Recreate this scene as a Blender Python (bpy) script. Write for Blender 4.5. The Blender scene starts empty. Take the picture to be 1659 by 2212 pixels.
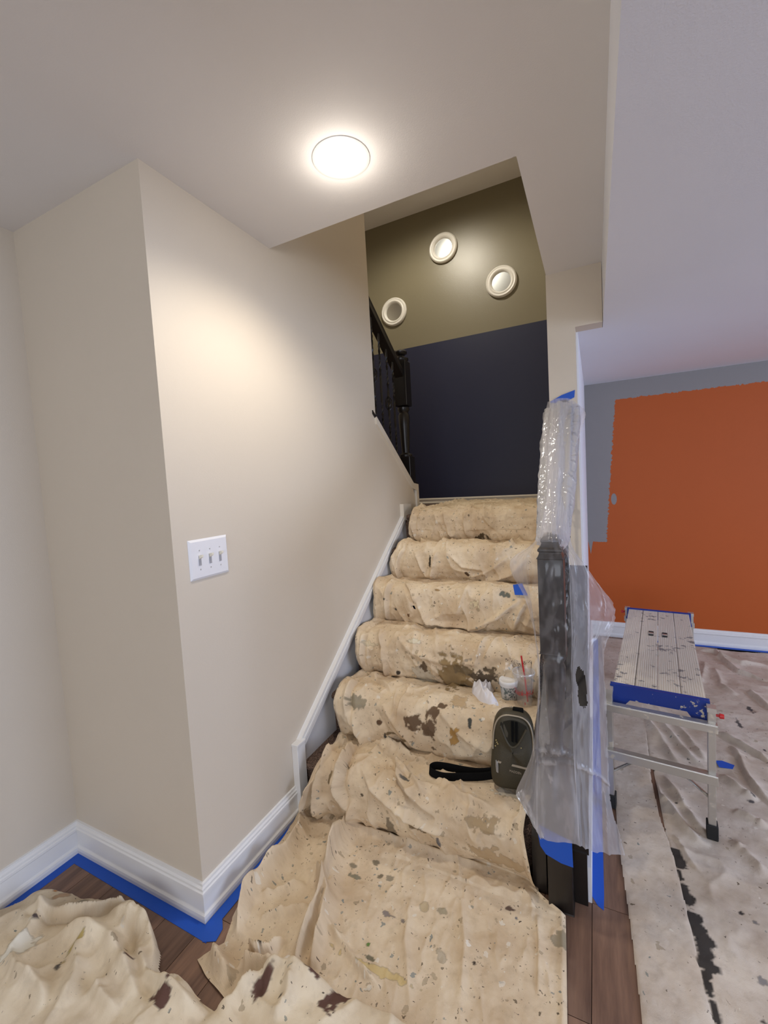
import bpy, math, random
import numpy as np
from mathutils import Matrix, Vector
random.seed(7); rng = np.random.default_rng(11)
SC = bpy.context.scene
COL = SC.collection
# ------------------------------------------------------------------ camera
def rotm(a, b, c):
    ca, sa, cb, sb, cc, sc = math.cos(a), math.sin(a), math.cos(b), math.sin(b), math.cos(c), math.sin(c)
    return (np.array([[ca, -sa, 0], [sa, ca, 0], [0, 0, 1]]) @ np.array([[1, 0, 0], [0, cb, -sb], [0, sb, cb]])
            @ np.array([[cc, 0, sc], [0, 1, 0], [-sc, 0, cc]]))
RM = rotm(0.4574158, -0.06574416, 0.05684516)
FPX = 929.82
cam = bpy.data.objects.new('camera', bpy.data.cameras.new('camera'))
COL.objects.link(cam)
r_, f_, u_ = RM[:, 0], RM[:, 1], RM[:, 2]
cam.matrix_world = Matrix(((r_[0], u_[0], -f_[0], 0), (r_[1], u_[1], -f_[1], 0), (r_[2], u_[2], -f_[2], 1.5), (0, 0, 0, 1)))
cam.data.sensor_fit = 'HORIZONTAL'; cam.data.sensor_width = 36
cam.data.lens = FPX / 1659 * 36; cam.data.clip_start = 0.02
SC.camera = cam
# ------------------------------------------------------------------ world, light, exposure
SC.view_settings.view_transform = 'Standard'; SC.view_settings.look = 'None'
SC.view_settings.gamma = 1; SC.view_settings.use_curve_mapping = False
SC.view_settings.exposure = 0.0
w = bpy.data.worlds.new('world'); SC.world = w; w.use_nodes = True
w.node_tree.nodes['Background'].inputs[0].default_value = (.75, .85, 1, 1)
w.node_tree.nodes['Background'].inputs[1].default_value = 1.0
def lamp(name, kind, loc, energy, col, aim=None, **kw):
    l = bpy.data.lights.new(name, kind); l.energy = energy; l.color = col
    for k, v in kw.items(): setattr(l, k, v)
    o = bpy.data.objects.new(name, l); COL.objects.link(o); o.location = loc
    if aim is not None: o.rotation_euler = (Vector(aim) - Vector(loc)).to_track_quat('-Z', 'Y').to_euler()
    return o
lamp('downlight_beam', 'SPOT', (-.723, 1.30, 2.50), 36, (1, .92, .82), (-.723, 1.30, 0), spot_size=math.radians(152), spot_blend=.75, shadow_soft_size=.06)
lamp('downlight_glow', 'POINT', (-.723, 1.30, 2.485), 1.3, (1, .92, .82), shadow_soft_size=.04)
lamp('stairwell_lamp', 'SPOT', (-1.31, 3.30, 4.19), 95, (1, .93, .80), (-1.31, 3.30, 0), spot_size=math.radians(172), spot_blend=.5, shadow_soft_size=.10)
lamp('window_daylight', 'AREA', (4.35, 1.2, 1.45), 105, (.60, .72, 1), (0, 1.2, 2.1), shape='RECTANGLE', size=2.4, size_y=1.5)
lamp('rear_ceiling_fill', 'AREA', (.6, -3.35, 1.5), 62, (.88, .91, 1), (.2, -1.2, 2.57), shape='RECTANGLE', size=3.0, size_y=1.7)  # added fill behind the camera, unseen, tilted up to brighten the ceiling
for i, (x, y, z, e) in enumerate([(-.75, -1.2, 2.53, 9), (1.9, -.9, 2.23, 15), (2.1, 2.3, 2.23, 15)]):
    lamp('room_downlight_beam', 'SPOT', (x, y, z), e, (1, .93, .85), (x, y, 0), spot_size=math.radians(150), spot_blend=.8, shadow_soft_size=.06)

PROF = [[0.55, 0.006], [1.5, 0.008], [1.553, 0.012], [1.525, 0.042], [1.505, 0.082], [1.497, 0.122], [1.499, 0.162], [1.512, 0.202], [1.537, 0.23], [1.572, 0.244], [1.615, 0.244], [1.675, 0.238], [1.745, 0.23], [1.82, 0.227], [1.795, 0.252], [1.775, 0.292], [1.767, 0.332], [1.769, 0.372], [1.782, 0.412], [1.807, 0.44], [1.842, 0.454], [1.885, 0.454], [1.945, 0.448], [2.015, 0.44], [2.09, 0.437], [2.065, 0.462], [2.045, 0.502], [2.037, 0.542], [2.039, 0.582], [2.052, 0.622], [2.077, 0.65], [2.112, 0.664], [2.155, 0.664], [2.215, 0.658], [2.285, 0.65], [2.36, 0.647], [2.335, 0.672], [2.315, 0.712], [2.307, 0.752], [2.309, 0.792], [2.322, 0.832], [2.347, 0.86], [2.382, 0.874], [2.425, 0.874], [2.485, 0.868], [2.555, 0.86], [2.63, 0.857], [2.605, 0.882], [2.585, 0.922], [2.577, 0.962], [2.579, 1.002], [2.592, 1.042], [2.617, 1.07], [2.652, 1.084], [2.695, 1.084], [2.755, 1.078], [2.825, 1.07], [2.9, 1.067], [2.875, 1.092], [2.855, 1.132], [2.847, 1.172], [2.849, 1.212], [2.862, 1.252], [2.887, 1.28], [2.922, 1.294], [2.965, 1.294], [3.025, 1.288], [3.095, 1.28], [3.5, 1.274], [4.27, 1.272]]
LEFT = [[-1.075, 0.174], [-0.928, 0.312], [-1.024, 0.316], [-1.103, 0.289], [-1.184, 0.308], [-1.142, 0.382], [-1.173, 0.443], [-1.213, 0.577], [-1.213, 0.709], [-1.249, 0.909], [-1.263, 0.979], [-1.185, 1.176], [-1.154, 1.284], [-1.194, 1.48], [-1.195, 1.592], [-1.207, 1.767], [-1.229, 1.891], [-1.196, 2.112], [-1.21, 2.176], [-1.222, 2.252], [-1.274, 2.414], [-1.25, 2.603], [-1.231, 2.764], [-1.298, 3.007], [-1.241, 3.165], [-1.247, 3.246], [-1.208, 3.344], [-1.212, 3.617], [-1.206, 3.766], [-1.194, 3.88], [-1.519, 4.829]]
RIGHT = [[-0.099, 0.6], [-0.112, 0.799], [-0.12, 0.909], [-0.212, 0.974], [-0.234, 1.155], [-0.258, 1.236]]
FOLDS = [["c", 0.018, 0.03, [[-0.987, 3.745], [-0.967, 3.684], [-0.91, 3.426], [-0.94, 3.356]]], ["r", 0.016, 0.02, [[-0.339, 3.713], [-0.432, 3.595], [-0.47, 3.391], [-0.555, 3.416]]], ["c", -0.02, 0.03, [[-1.147, 3.336], [-1.177, 3.266], [-1.19, 3.196], [-1.177, 3.104]]], ["r", 0.014, 0.018, [[-1.073, 3.325], [-1.034, 3.259], [-0.981, 3.149]]], ["r", 0.012, 0.018, [[-0.912, 3.328], [-0.931, 3.262], [-0.975, 3.13]]], ["v", -0.012, 0.03, [[-1.001, 3.314], [-0.989, 3.239], [-0.975, 3.178]]], ["r", 0.016, 0.02, [[-0.756, 3.083], [-0.602, 3.142], [-0.455, 3.204], [-0.348, 3.308]]], ["c", -0.024, 0.03, [[-1.128, 2.862], [-1.137, 2.793], [-1.143, 2.69], [-1.154, 2.623]]], ["c", 0.014, 0.03, [[-1.063, 2.868], [-0.998, 2.803], [-0.966, 2.745]]], ["r", 0.02, 0.022, [[-0.972, 2.805], [-0.941, 2.727], [-0.885, 2.662], [-0.789, 2.634], [-0.64, 2.646], [-0.495, 2.706], [-0.371, 2.796]]], ["c", 0.02, 0.03, [[-1.103, 2.735], [-1.068, 2.661], [-1.021, 2.594], [-0.898, 2.547], [-0.745, 2.578], [-0.594, 2.632], [-0.468, 2.708], [-0.363, 2.797]]], ["r", 0.02, 0.02, [[-0.33, 2.809], [-0.371, 2.734], [-0.412, 2.637]]], ["v", -0.02, 0.02, [[-0.337, 2.799], [-0.363, 2.717], [-0.378, 2.63]]], ["c", 0.008, 0.02, [[-0.425, 2.578], [-0.468, 2.391], [-0.5, 2.293], [-0.52, 2.234]]], ["r", 0.018, 0.02, [[-1.107, 2.35], [-1.059, 2.253], [-1.046, 2.161], [-1.057, 2.047]]], ["v", -0.012, 0.03, [[-1.129, 2.328], [-1.105, 2.247], [-1.099, 2.153]]], ["c", -0.024, 0.03, [[-1.169, 2.322], [-1.17, 2.24], [-1.17, 2.142]]], ["c", 0.014, 0.03, [[-1.143, 1.991], [-1.039, 1.927], [-0.943, 1.849]]], ["c", 0.007, 0.02, [[-0.869, 1.98], [-0.866, 1.84], [-0.866, 1.74], [-0.867, 1.687]]], ["c", -0.024, 0.03, [[-1.144, 1.88], [-1.136, 1.784], [-1.122, 1.704], [-1.104, 1.648]]], ["r", 0.028, 0.028, [[-1.116, 1.705], [-1.077, 1.634], [-1.021, 1.532], [-0.889, 1.485], [-0.763, 1.45]]], ["v", -0.014, 0.025, [[-1.035, 1.758], [-0.952, 1.687], [-0.87, 1.616], [-0.802, 1.528]]], ["r", 0.012, 0.02, [[-0.964, 1.77], [-0.88, 1.7], [-0.799, 1.634], [-0.759, 1.577]]], ["r", 0.012, 0.02, [[-0.677, 1.791], [-0.586, 1.718], [-0.473, 1.662]]], ["r", 0.01, 0.02, [[-1.011, 2.319], [-0.875, 2.239], [-0.7, 2.21], [-0.528, 2.232]]], ["r", 0.01, 0.016, [[-0.497, 2.486], [-0.534, 2.297], [-0.553, 2.213]]], ["v", -0.01, 0.02, [[-0.371, 2.292], [-0.447, 2.227], [-0.53, 2.173]]], ["r", 0.012, 0.02, [[-0.781, 3.87], [-0.793, 3.796], [-0.773, 3.699]]], ["r", 0.012, 0.02, [[-0.737, 4.189], [-0.652, 3.817], [-0.538, 3.7]]], ["r", 0.01, 0.016, [[-0.952, 3.892], [-0.918, 3.774], [-0.886, 3.667]]], ["r", 0.01, 0.016, [[-0.461, 3.305], [-0.572, 3.221], [-0.702, 3.166]]], ["r", 0.01, 0.018, [[-0.843, 3.318], [-0.746, 3.236], [-0.592, 3.22]]], ["c", 0.02, 0.025, [[-1.184, 3.904], [-1.185, 3.8], [-1.166, 3.697], [-1.053, 3.415]]], ["c", -0.03, 0.035, [[-1.066, 1.453], [-1.024, 1.274], [-1.025, 1.191], [-0.986, 1.113]]], ["r", 0.035, 0.03, [[-0.969, 1.154], [-0.981, 1.065], [-0.987, 0.942], [-0.944, 0.762], [-0.897, 0.67], [-0.871, 0.581], [-0.862, 0.48]]], ["c", 0.03, 0.035, [[-1.13, 1.37], [-1.12, 1.239], [-1.153, 1.096], [-1.14, 0.955]]], ["r", 0.02, 0.02, [[-1.118, 1.235], [-1.203, 1.122], [-1.243, 0.914]]], ["c", 0.02, 0.03, [[-0.829, 1.438], [-0.82, 1.351], [-0.77, 1.272], [-0.7, 1.23], [-0.588, 1.187]]], ["r", 0.014, 0.016, [[-0.821, 1.372], [-0.729, 1.313], [-0.64, 1.253]]], ["r", 0.012, 0.02, [[-0.631, 1.356], [-0.501, 1.281], [-0.351, 1.264]]], ["r", 0.012, 0.02, [[-0.963, 1.292], [-0.857, 1.212], [-0.693, 1.158], [-0.537, 1.135]]], ["r", 0.04, 0.028, [[-1.226, 0.968], [-1.153, 0.831], [-1.14, 0.73], [-1.156, 0.627], [-1.165, 0.515], [-1.112, 0.407]]], ["r", 0.02, 0.02, [[-1.224, 0.802], [-1.208, 0.702], [-1.19, 0.568], [-1.155, 0.433]]], ["c", -0.035, 0.04, [[-0.967, 0.907], [-0.944, 0.762], [-0.889, 0.632], [-0.871, 0.492], [-0.875, 0.418]]], ["r", 0.03, 0.022, [[-1.0, 0.739], [-0.923, 0.659], [-0.866, 0.622], [-0.843, 0.539], [-0.827, 0.432]]], ["r", 0.012, 0.014, [[-0.853, 0.57], [-0.756, 0.525], [-0.683, 0.494], [-0.602, 0.471]]], ["c", 0.03, 0.03, [[-1.053, 0.398], [-0.996, 0.382], [-0.956, 0.407], [-0.953, 0.466]]], ["r", 0.03, 0.03, [[-1.162, 0.351], [-1.09, 0.326], [-1.029, 0.308]]], ["r", 0.02, 0.03, [[-1.043, 0.354], [-0.937, 0.384], [-0.89, 0.412]]], ["r", 0.012, 0.02, [[-1.136, 0.548], [-1.079, 0.593], [-1.016, 0.663]]], ["r", 0.01, 0.02, [[-1.084, 0.491], [-1.013, 0.54], [-0.941, 0.59]]], ["c", 0.006, 0.015, [[-0.212, 0.869], [-0.195, 0.781], [-0.182, 0.633]]], ["r", 0.006, 0.02, [[-0.625, 0.763], [-0.582, 0.616], [-0.503, 0.467]]], ["r", 0.008, 0.02, [[-0.996, 0.966], [-0.768, 0.973], [-0.55, 0.971], [-0.36, 1.0]]], ["r", 0.006, 0.02, [[-0.46, 0.832], [-0.404, 0.692], [-0.372, 0.524]]]]
STAINS = [[-0.774, 1.712, 0.037, 0.038, [96, 74, 55], 0.8], [-0.703, 1.696, 0.034, 0.062, [96, 74, 55], 0.8], [-0.678, 1.765, 0.025, 0.026, [96, 74, 55], 0.7], [-0.656, 1.805, 0.023, 0.02, [96, 74, 55], 0.8], [-0.655, 2.13, 0.089, 0.137, [140, 116, 78], 0.6], [-0.614, 2.188, 0.052, 0.029, [112, 95, 68], 0.8], [-0.828, 2.105, 0.07, 0.069, [205, 195, 175], 0.6], [-0.515, 2.157, 0.05, 0.024, [75, 62, 48], 1.2], [-0.463, 2.201, 0.04, 0.012, [90, 76, 58], 1.2], [-0.96, 3.25, 0.008, 0.036, [30, 26, 22], 0.8], [-0.724, 3.188, 0.014, 0.013, [70, 45, 30], 0.5], [-1.089, 1.749, 0.05, 0.034, [150, 140, 118], 0.6], [-0.519, 1.758, 0.008, 0.02, [50, 58, 60], 0.9], [-0.585, 1.698, 0.017, 0.035, [170, 130, 70], 1.0], [-0.966, 1.672, 0.015, 0.012, [80, 55, 38], 0.5], [-0.869, 1.626, 0.063, 0.01, [110, 90, 62], 0.8], [-0.936, 1.6, 0.007, 0.023, [60, 58, 58], 0.5], [-0.975, 2.12, 0.011, 0.012, [30, 26, 24], 0.5], [-0.448, 2.825, 0.023, 0.014, [95, 100, 92], 1.0], [-0.613, 2.77, 0.028, 0.037, [215, 200, 165], 1.0], [-1.137, 2.257, 0.031, 0.017, [210, 195, 165], 0.9], [-0.874, 2.292, 0.028, 0.012, [215, 205, 180], 1.0], [-0.82, 2.175, 0.017, 0.022, [95, 78, 60], 1.2], [-1.094, 2.699, 0.008, 0.008, [60, 62, 66], 0.5], [-1.007, 2.679, 0.006, 0.01, [95, 60, 30], 0.5], [-1.151, 2.758, 0.008, 0.006, [40, 42, 40], 0.5], [-0.619, 3.131, 0.062, 0.019, [80, 68, 50], 0.8], [-0.678, 3.685, 0.039, 0.027, [85, 70, 50], 1.3], [-1.014, 2.087, 0.011, 0.016, [60, 50, 40], 0.5], [-0.836, 2.83, 0.016, 0.007, [150, 120, 80], 0.5], [-0.588, 2.241, 0.017, 0.014, [150, 140, 125], 0.9], [-0.59, 1.854, 0.042, 0.037, [190, 165, 130], 0.9], [-0.796, 1.067, 0.019, 0.066, [130, 118, 98], 0.5], [-0.422, 1.103, 0.02, 0.024, [120, 105, 85], 1.0], [-0.886, 0.798, 0.015, 0.01, [135, 125, 105], 0.5], [-0.77, 0.799, 0.02, 0.013, [120, 110, 90], 1.1], [-0.811, 0.847, 0.013, 0.009, [125, 115, 95], 0.9], [-0.854, 0.762, 0.02, 0.008, [130, 125, 105], 1.0], [-0.571, 0.746, 0.021, 0.016, [185, 165, 130], 0.7], [-0.509, 0.76, 0.024, 0.013, [160, 148, 122], 0.8], [-0.294, 0.863, 0.019, 0.007, [90, 70, 60], 1.2], [-0.271, 0.839, 0.006, 0.007, [110, 110, 120], 0.5], [-0.654, 0.673, 0.036, 0.006, [130, 120, 115], 1.2], [-0.671, 0.53, 0.019, 0.006, [110, 105, 85], 1.2], [-0.464, 0.618, 0.013, 0.02, [185, 172, 150], 0.9], [-0.365, 0.641, 0.006, 0.006, [50, 40, 35], 0.5], [-0.734, 0.803, 0.016, 0.012, [150, 140, 120], 0.9], [-0.51, 0.922, 0.014, 0.01, [165, 150, 125], 0.8], [-0.612, 0.509, 0.112, 0.011, [205, 182, 130], 1.1], [-0.134, 0.815, 0.022, 0.019, [150, 138, 115], 1.2], [-0.401, 1.21, 0.055, 0.024, [170, 148, 115], 1.0], [-0.322, 1.37, 0.053, 0.025, [205, 195, 175], 1.0], [-0.926, 1.185, 0.009, 0.006, [70, 60, 50], 0.5], [-1.016, 1.283, 0.009, 0.011, [120, 105, 85], 0.5], [-1.067, 1.221, 0.011, 0.018, [130, 110, 80], 0.9], [-0.662, 1.137, 0.033, 0.011, [120, 100, 75], 1.1], [-0.582, 1.094, 0.009, 0.024, [100, 95, 95], 0.5], [-0.741, 1.285, 0.017, 0.008, [90, 88, 84], 1.2], [-0.981, 0.4, 0.006, 0.006, [40, 38, 40], 0.5], [-1.178, 0.595, 0.015, 0.006, [140, 110, 70], 1.0], [-0.694, 0.564, 0.006, 0.006, [90, 130, 60], 0.5], [-0.366, 1.097, 0.092, 0.038, [185, 160, 125], 1.0]]
HEAP = [[-2.038, 0.613], [-2.012, 0.683], [-1.986, 0.728], [-1.933, 0.795], [-1.712, 0.839], [-1.574, 0.873], [-1.392, 0.853], [-1.299, 0.814], [-1.255, 0.775], [-1.18, 0.794], [-1.109, 0.785], [-1.024, 0.778], [-0.987, 0.813], [-0.966, 0.866], [-0.913, 0.93], [-0.826, 0.954], [-0.766, 0.966], [-0.668, 0.964], [-0.538, 0.972], [-0.429, 0.975], [-0.332, 0.947], [-0.396, 0.791], [-0.761, 0.591], [-1.236, 0.458], [-1.709, 0.45]]
HFOLDS = [["r", 0.05, 0.05, [[-1.658, 0.722], [-1.579, 0.735], [-1.484, 0.749], [-1.36, 0.735], [-1.254, 0.702], [-1.187, 0.68]]], ["r", 0.05, 0.045, [[-1.576, 0.86], [-1.46, 0.856], [-1.366, 0.84], [-1.303, 0.808], [-1.262, 0.771]]], ["c", 0.035, 0.05, [[-1.854, 0.685], [-1.729, 0.734], [-1.599, 0.805], [-1.561, 0.851], [-1.507, 0.873]]], ["r", 0.035, 0.04, [[-1.565, 0.812], [-1.454, 0.823], [-1.367, 0.819]]], ["r", 0.035, 0.03, [[-1.404, 0.803], [-1.329, 0.772], [-1.259, 0.749], [-1.176, 0.747], [-1.088, 0.743], [-1.023, 0.742]]], ["v", -0.03, 0.04, [[-1.466, 0.804], [-1.358, 0.759], [-1.262, 0.72], [-1.169, 0.698]]], ["r", 0.03, 0.03, [[-1.57, 0.706], [-1.488, 0.667], [-1.447, 0.629], [-1.399, 0.582]]], ["r", 0.035, 0.03, [[-1.753, 0.608], [-1.626, 0.579], [-1.537, 0.579], [-1.458, 0.557]]], ["r", 0.03, 0.03, [[-1.38, 0.658], [-1.328, 0.644], [-1.252, 0.642]]], ["c", 0.03, 0.04, [[-1.219, 0.766], [-1.185, 0.781], [-1.129, 0.778], [-1.096, 0.792], [-1.036, 0.781]]], ["r", 0.05, 0.06, [[-1.006, 0.769], [-0.971, 0.846], [-0.941, 0.898], [-0.869, 0.929], [-0.787, 0.937], [-0.723, 0.943]]], ["v", -0.02, 0.04, [[-0.944, 0.781], [-0.936, 0.851], [-0.907, 0.885]]], ["r", 0.03, 0.03, [[-1.826, 0.739], [-1.756, 0.653], [-1.743, 0.594]]], ["r", 0.02, 0.03, [[-0.845, 0.917], [-0.827, 0.877], [-0.839, 0.822]]]]
HSTAINS = [[-0.912, 0.861, 0.021, 0.031, [82, 48, 44], 0.7], [-1.157, 0.713, 0.026, 0.021, [82, 48, 44], 1.0], [-1.343, 0.736, 0.011, 0.014, [82, 48, 44], 0.8], [-0.787, 0.937, 0.028, 0.007, [82, 48, 44], 1.3], [-1.775, 0.693, 0.006, 0.014, [70, 60, 65], 0.6], [-1.547, 0.684, 0.017, 0.039, [185, 165, 100], 0.9], [-1.544, 0.64, 0.009, 0.009, [90, 85, 80], 1.0], [-1.854, 0.791, 0.02, 0.013, [200, 130, 60], 1.0], [-1.791, 0.785, 0.02, 0.028, [185, 155, 125], 0.9], [-1.911, 0.78, 0.014, 0.015, [90, 88, 90], 1.0], [-1.694, 0.802, 0.012, 0.013, [160, 150, 130], 1.0], [-0.723, 0.892, 0.009, 0.007, [82, 48, 44], 1.0], [-0.841, 0.858, 0.004, 0.004, [80, 75, 75], 0.6], [-1.736, 0.622, 0.048, 0.047, [225, 220, 205], 0.8], [-1.453, 0.637, 0.008, 0.01, [90, 86, 84], 1.2], [-1.514, 0.871, 0.016, 0.012, [180, 150, 110], 0.8], [-0.697, 0.924, 0.023, 0.032, [82, 48, 44], 1.1]]
RFOLDS = [["c", 0.03, 0.05, [[0.726, 4.132], [0.82, 4.134], [0.849, 3.958], [0.885, 3.78], [0.962, 3.74], [1.03, 3.68]]], ["r", 0.02, 0.03, [[0.787, 4.096], [0.852, 4.01], [0.954, 3.944], [1.114, 3.973]]], ["c", 0.03, 0.05, [[0.863, 3.483], [0.89, 3.383], [0.908, 3.239]]], ["c", 0.03, 0.05, [[0.583, 2.863], [0.638, 2.799], [0.687, 2.733], [0.741, 2.641]]], ["c", 0.025, 0.05, [[0.61, 2.751], [0.622, 2.574], [0.627, 2.418], [0.647, 2.305]]], ["r", 0.015, 0.03, [[0.521, 2.463], [0.556, 2.4], [0.609, 2.331]]], ["r", 0.015, 0.03, [[0.509, 2.217], [0.549, 2.186], [0.603, 2.149]]], ["r", 0.015, 0.03, [[0.221, 3.022], [0.263, 2.82], [0.325, 2.571], [0.375, 2.457]]], ["r", 0.015, 0.03, [[0.302, 3.002], [0.359, 2.732], [0.415, 2.571], [0.465, 2.492]]], ["r", 0.015, 0.03, [[0.392, 2.882], [0.43, 2.733], [0.476, 2.55]]], ["r", 0.018, 0.03, [[0.188, 2.343], [0.237, 2.21], [0.268, 2.136], [0.3, 2.04], [0.335, 1.983], [0.375, 1.973]]], ["r", 0.015, 0.03, [[0.261, 2.372], [0.308, 2.256], [0.34, 2.117], [0.371, 2.019]]], ["r", 0.014, 0.025, [[0.07, 2.823], [0.08, 2.562], [0.078, 2.385]]], ["r", 0.015, 0.03, [[0.72, 3.916], [0.624, 3.478], [0.662, 3.451]]], ["r", 0.015, 0.03, [[0.754, 3.805], [0.747, 3.521], [0.792, 3.384]]], ["r", 0.012, 0.03, [[0.459, 2.021], [0.495, 1.971], [0.533, 1.897]]], ["c", 0.012, 0.02, [[0.247, 1.983], [0.272, 1.911], [0.295, 1.851], [0.326, 1.822]]]]
GAP = [[0.238, 2.827], [0.213, 2.305], [0.219, 2.058], [0.231, 1.958], [0.241, 1.89], [0.246, 1.743], [0.245, 1.632], [0.252, 1.538], [0.254, 1.453], [0.254, 1.376], [0.256, 1.295]]
RSTAINS = [[0.294, 2.174, 0.007, 0.006, [70, 66, 66], 0.8], [0.815, 3.205, 0.015, 0.036, [70, 66, 66], 0.8], [0.714, 3.002, 0.014, 0.056, [70, 66, 66], 0.8], [0.547, 2.23, 0.006, 0.006, [70, 66, 66], 0.8], [0.397, 2.547, 0.006, 0.006, [70, 66, 66], 0.8], [0.589, 2.306, 0.012, 0.008, [70, 66, 66], 0.8], [0.602, 2.342, 0.009, 0.014, [70, 66, 66], 0.8], [0.453, 2.039, 0.009, 0.007, [70, 66, 66], 0.8], [0.76, 2.761, 0.007, 0.011, [70, 66, 66], 0.8], [0.408, 1.695, 0.006, 0.008, [32, 30, 32], 0.9], [0.213, 1.511, 0.016, 0.007, [32, 30, 32], 0.9], [0.164, 1.454, 0.006, 0.009, [32, 30, 32], 0.9], [0.087, 1.718, 0.006, 0.006, [120, 116, 116], 0.9], [0.17, 1.758, 0.012, 0.006, [225, 220, 215], 0.9], [0.091, 1.315, 0.008, 0.006, [230, 228, 222], 0.9], [0.375, 1.356, 0.007, 0.006, [32, 30, 32], 0.9], [0.408, 1.477, 0.015, 0.01, [130, 125, 122], 0.9], [0.455, 2.038, 0.009, 0.008, [130, 125, 122], 0.9], [0.071, 1.526, 0.01, 0.048, [120, 114, 110], 0.9], [0.255, 1.764, 0.006, 0.006, [32, 30, 32], 0.9], [0.168, 1.549, 0.007, 0.006, [90, 86, 86], 0.9], [0.132, 1.329, 0.006, 0.026, [150, 144, 140], 0.9], [0.44, 1.672, 0.008, 0.006, [120, 115, 112], 0.9]]

# ------------------------------------------------------------------ helpers
def tag(o, label=None, cat=None, group=None, kind=None):
    if label: o['label'] = label
    if cat: o['category'] = cat
    if group: o['group'] = group
    if kind: o['kind'] = kind
    return o
def lin(c):
    return tuple(((v / 255) / 12.92 if v <= 10 else (((v / 255) + .055) / 1.055) ** 2.4) for v in c)
class MB:
    def __init__(s): s.v = []; s.f = []; s.m = []; s.smooth = []
    def add(s, vs, fs, mi=0, sm=False):
        n = len(s.v); s.v += [tuple(map(float, p)) for p in vs]
        s.f += [tuple(i + n for i in f) for f in fs]; s.m += [mi] * len(fs); s.smooth += [sm] * len(fs); return s
    def box(s, a, b, mi=0, M=None):
        x0, y0, z0 = a; x1, y1, z1 = b
        vs = [(x, y, z) for x in (x0, x1) for y in (y0, y1) for z in (z0, z1)]
        if M is not None: vs = [tuple(M @ Vector(p)) for p in vs]
        return s.add(vs, [(0, 1, 3, 2), (4, 6, 7, 5), (0, 4, 5, 1), (2, 3, 7, 6), (0, 2, 6, 4), (1, 5, 7, 3)], mi)
    def prism(s, poly, axis, a, b, mi=0):
        def P(p, t):
            return {'x': (t, p[0], p[1]), 'y': (p[0], t, p[1]), 'z': (p[0], p[1], t)}[axis]
        n = len(poly); vs = [P(p, a) for p in poly] + [P(p, b) for p in poly]
        return s.add(vs, [tuple(range(n)), tuple(range(2 * n - 1, n - 1, -1))] + [(i, (i + 1) % n, (i + 1) % n + n, i + n) for i in range(n)], mi)
    def tube(s, pts, r, n=10, mi=0, caps=True, flat=None):
        pts = [Vector(p) for p in pts]; rr = r if hasattr(r, '__len__') else [r] * len(pts)
        T = [(pts[min(i + 1, len(pts) - 1)] - pts[max(i - 1, 0)]).normalized() for i in range(len(pts))]
        up = Vector((0, 0, 1)) if abs(T[0].z) < .9 else Vector((1, 0, 0)); vs = []
        a = T[0].cross(up).normalized()
        for i, p in enumerate(pts):
            a = (a - T[i] * a.dot(T[i])).normalized(); b = T[i].cross(a)
            for k in range(n):
                t = 2 * math.pi * k / n; e = flat if flat else 1
                vs.append(p + a * math.cos(t) * rr[i] + b * math.sin(t) * rr[i] * e)
        fs = [(i * n + k, i * n + (k + 1) % n, (i + 1) * n + (k + 1) % n, (i + 1) * n + k) for i in range(len(pts) - 1) for k in range(n)]
        if caps: fs += [tuple(range(n - 1, -1, -1)), tuple(range((len(pts) - 1) * n, len(pts) * n))]
        return s.add(vs, fs, mi, True)
    def lathe(s, prof, M=None, n=48, mi=0, sides=None):
        vs = []
        for r, z in prof:
            for k in range(n):
                t = 2 * math.pi * (k + (.5 if n == 4 else 0)) / n; q = r * (math.sqrt(2) if n == 4 else 1)
                p = Vector((q * math.cos(t), q * math.sin(t), z)); vs.append(M @ p if M is not None else p)
        fs = [(i * n + k, i * n + (k + 1) % n, (i + 1) * n + (k + 1) % n, (i + 1) * n + k) for i in range(len(prof) - 1) for k in range(n)]
        return s.add(vs, fs, mi, n > 4)
    def build(s, name, mats, parent=None, bevel=0, seg=2, sharp=35):
        me = bpy.data.meshes.new(name); me.from_pydata(s.v, [], s.f)
        for m in (mats if isinstance(mats, (list, tuple)) else [mats]): me.materials.append(m)
        me.polygons.foreach_set('material_index', s.m); me.polygons.foreach_set('use_smooth', s.smooth)
        me.update()
        o = bpy.data.objects.new(name, me); COL.objects.link(o)
        if parent is not None: o.parent = parent
        if any(s.smooth):
            try: me.set_sharp_from_angle(angle=math.radians(50))
            except Exception: pass
        if bevel:
            md = o.modifiers.new('bevel', 'BEVEL'); md.width = bevel; md.segments = seg; md.limit_method = 'ANGLE'; md.angle_limit = math.radians(sharp)
        return o
def empty(name, loc=(0, 0, 0), rz=0):
    o = bpy.data.objects.new(name, None); COL.objects.link(o); o.location = loc; o.rotation_euler = (0, 0, rz)
    o.empty_display_size = .05; return o
def local(o, parent):   # parent keeps world coords (the parent has identity rotation)
    o.parent = parent; o.location = Vector(o.location) - Vector(parent.location); return o
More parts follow.
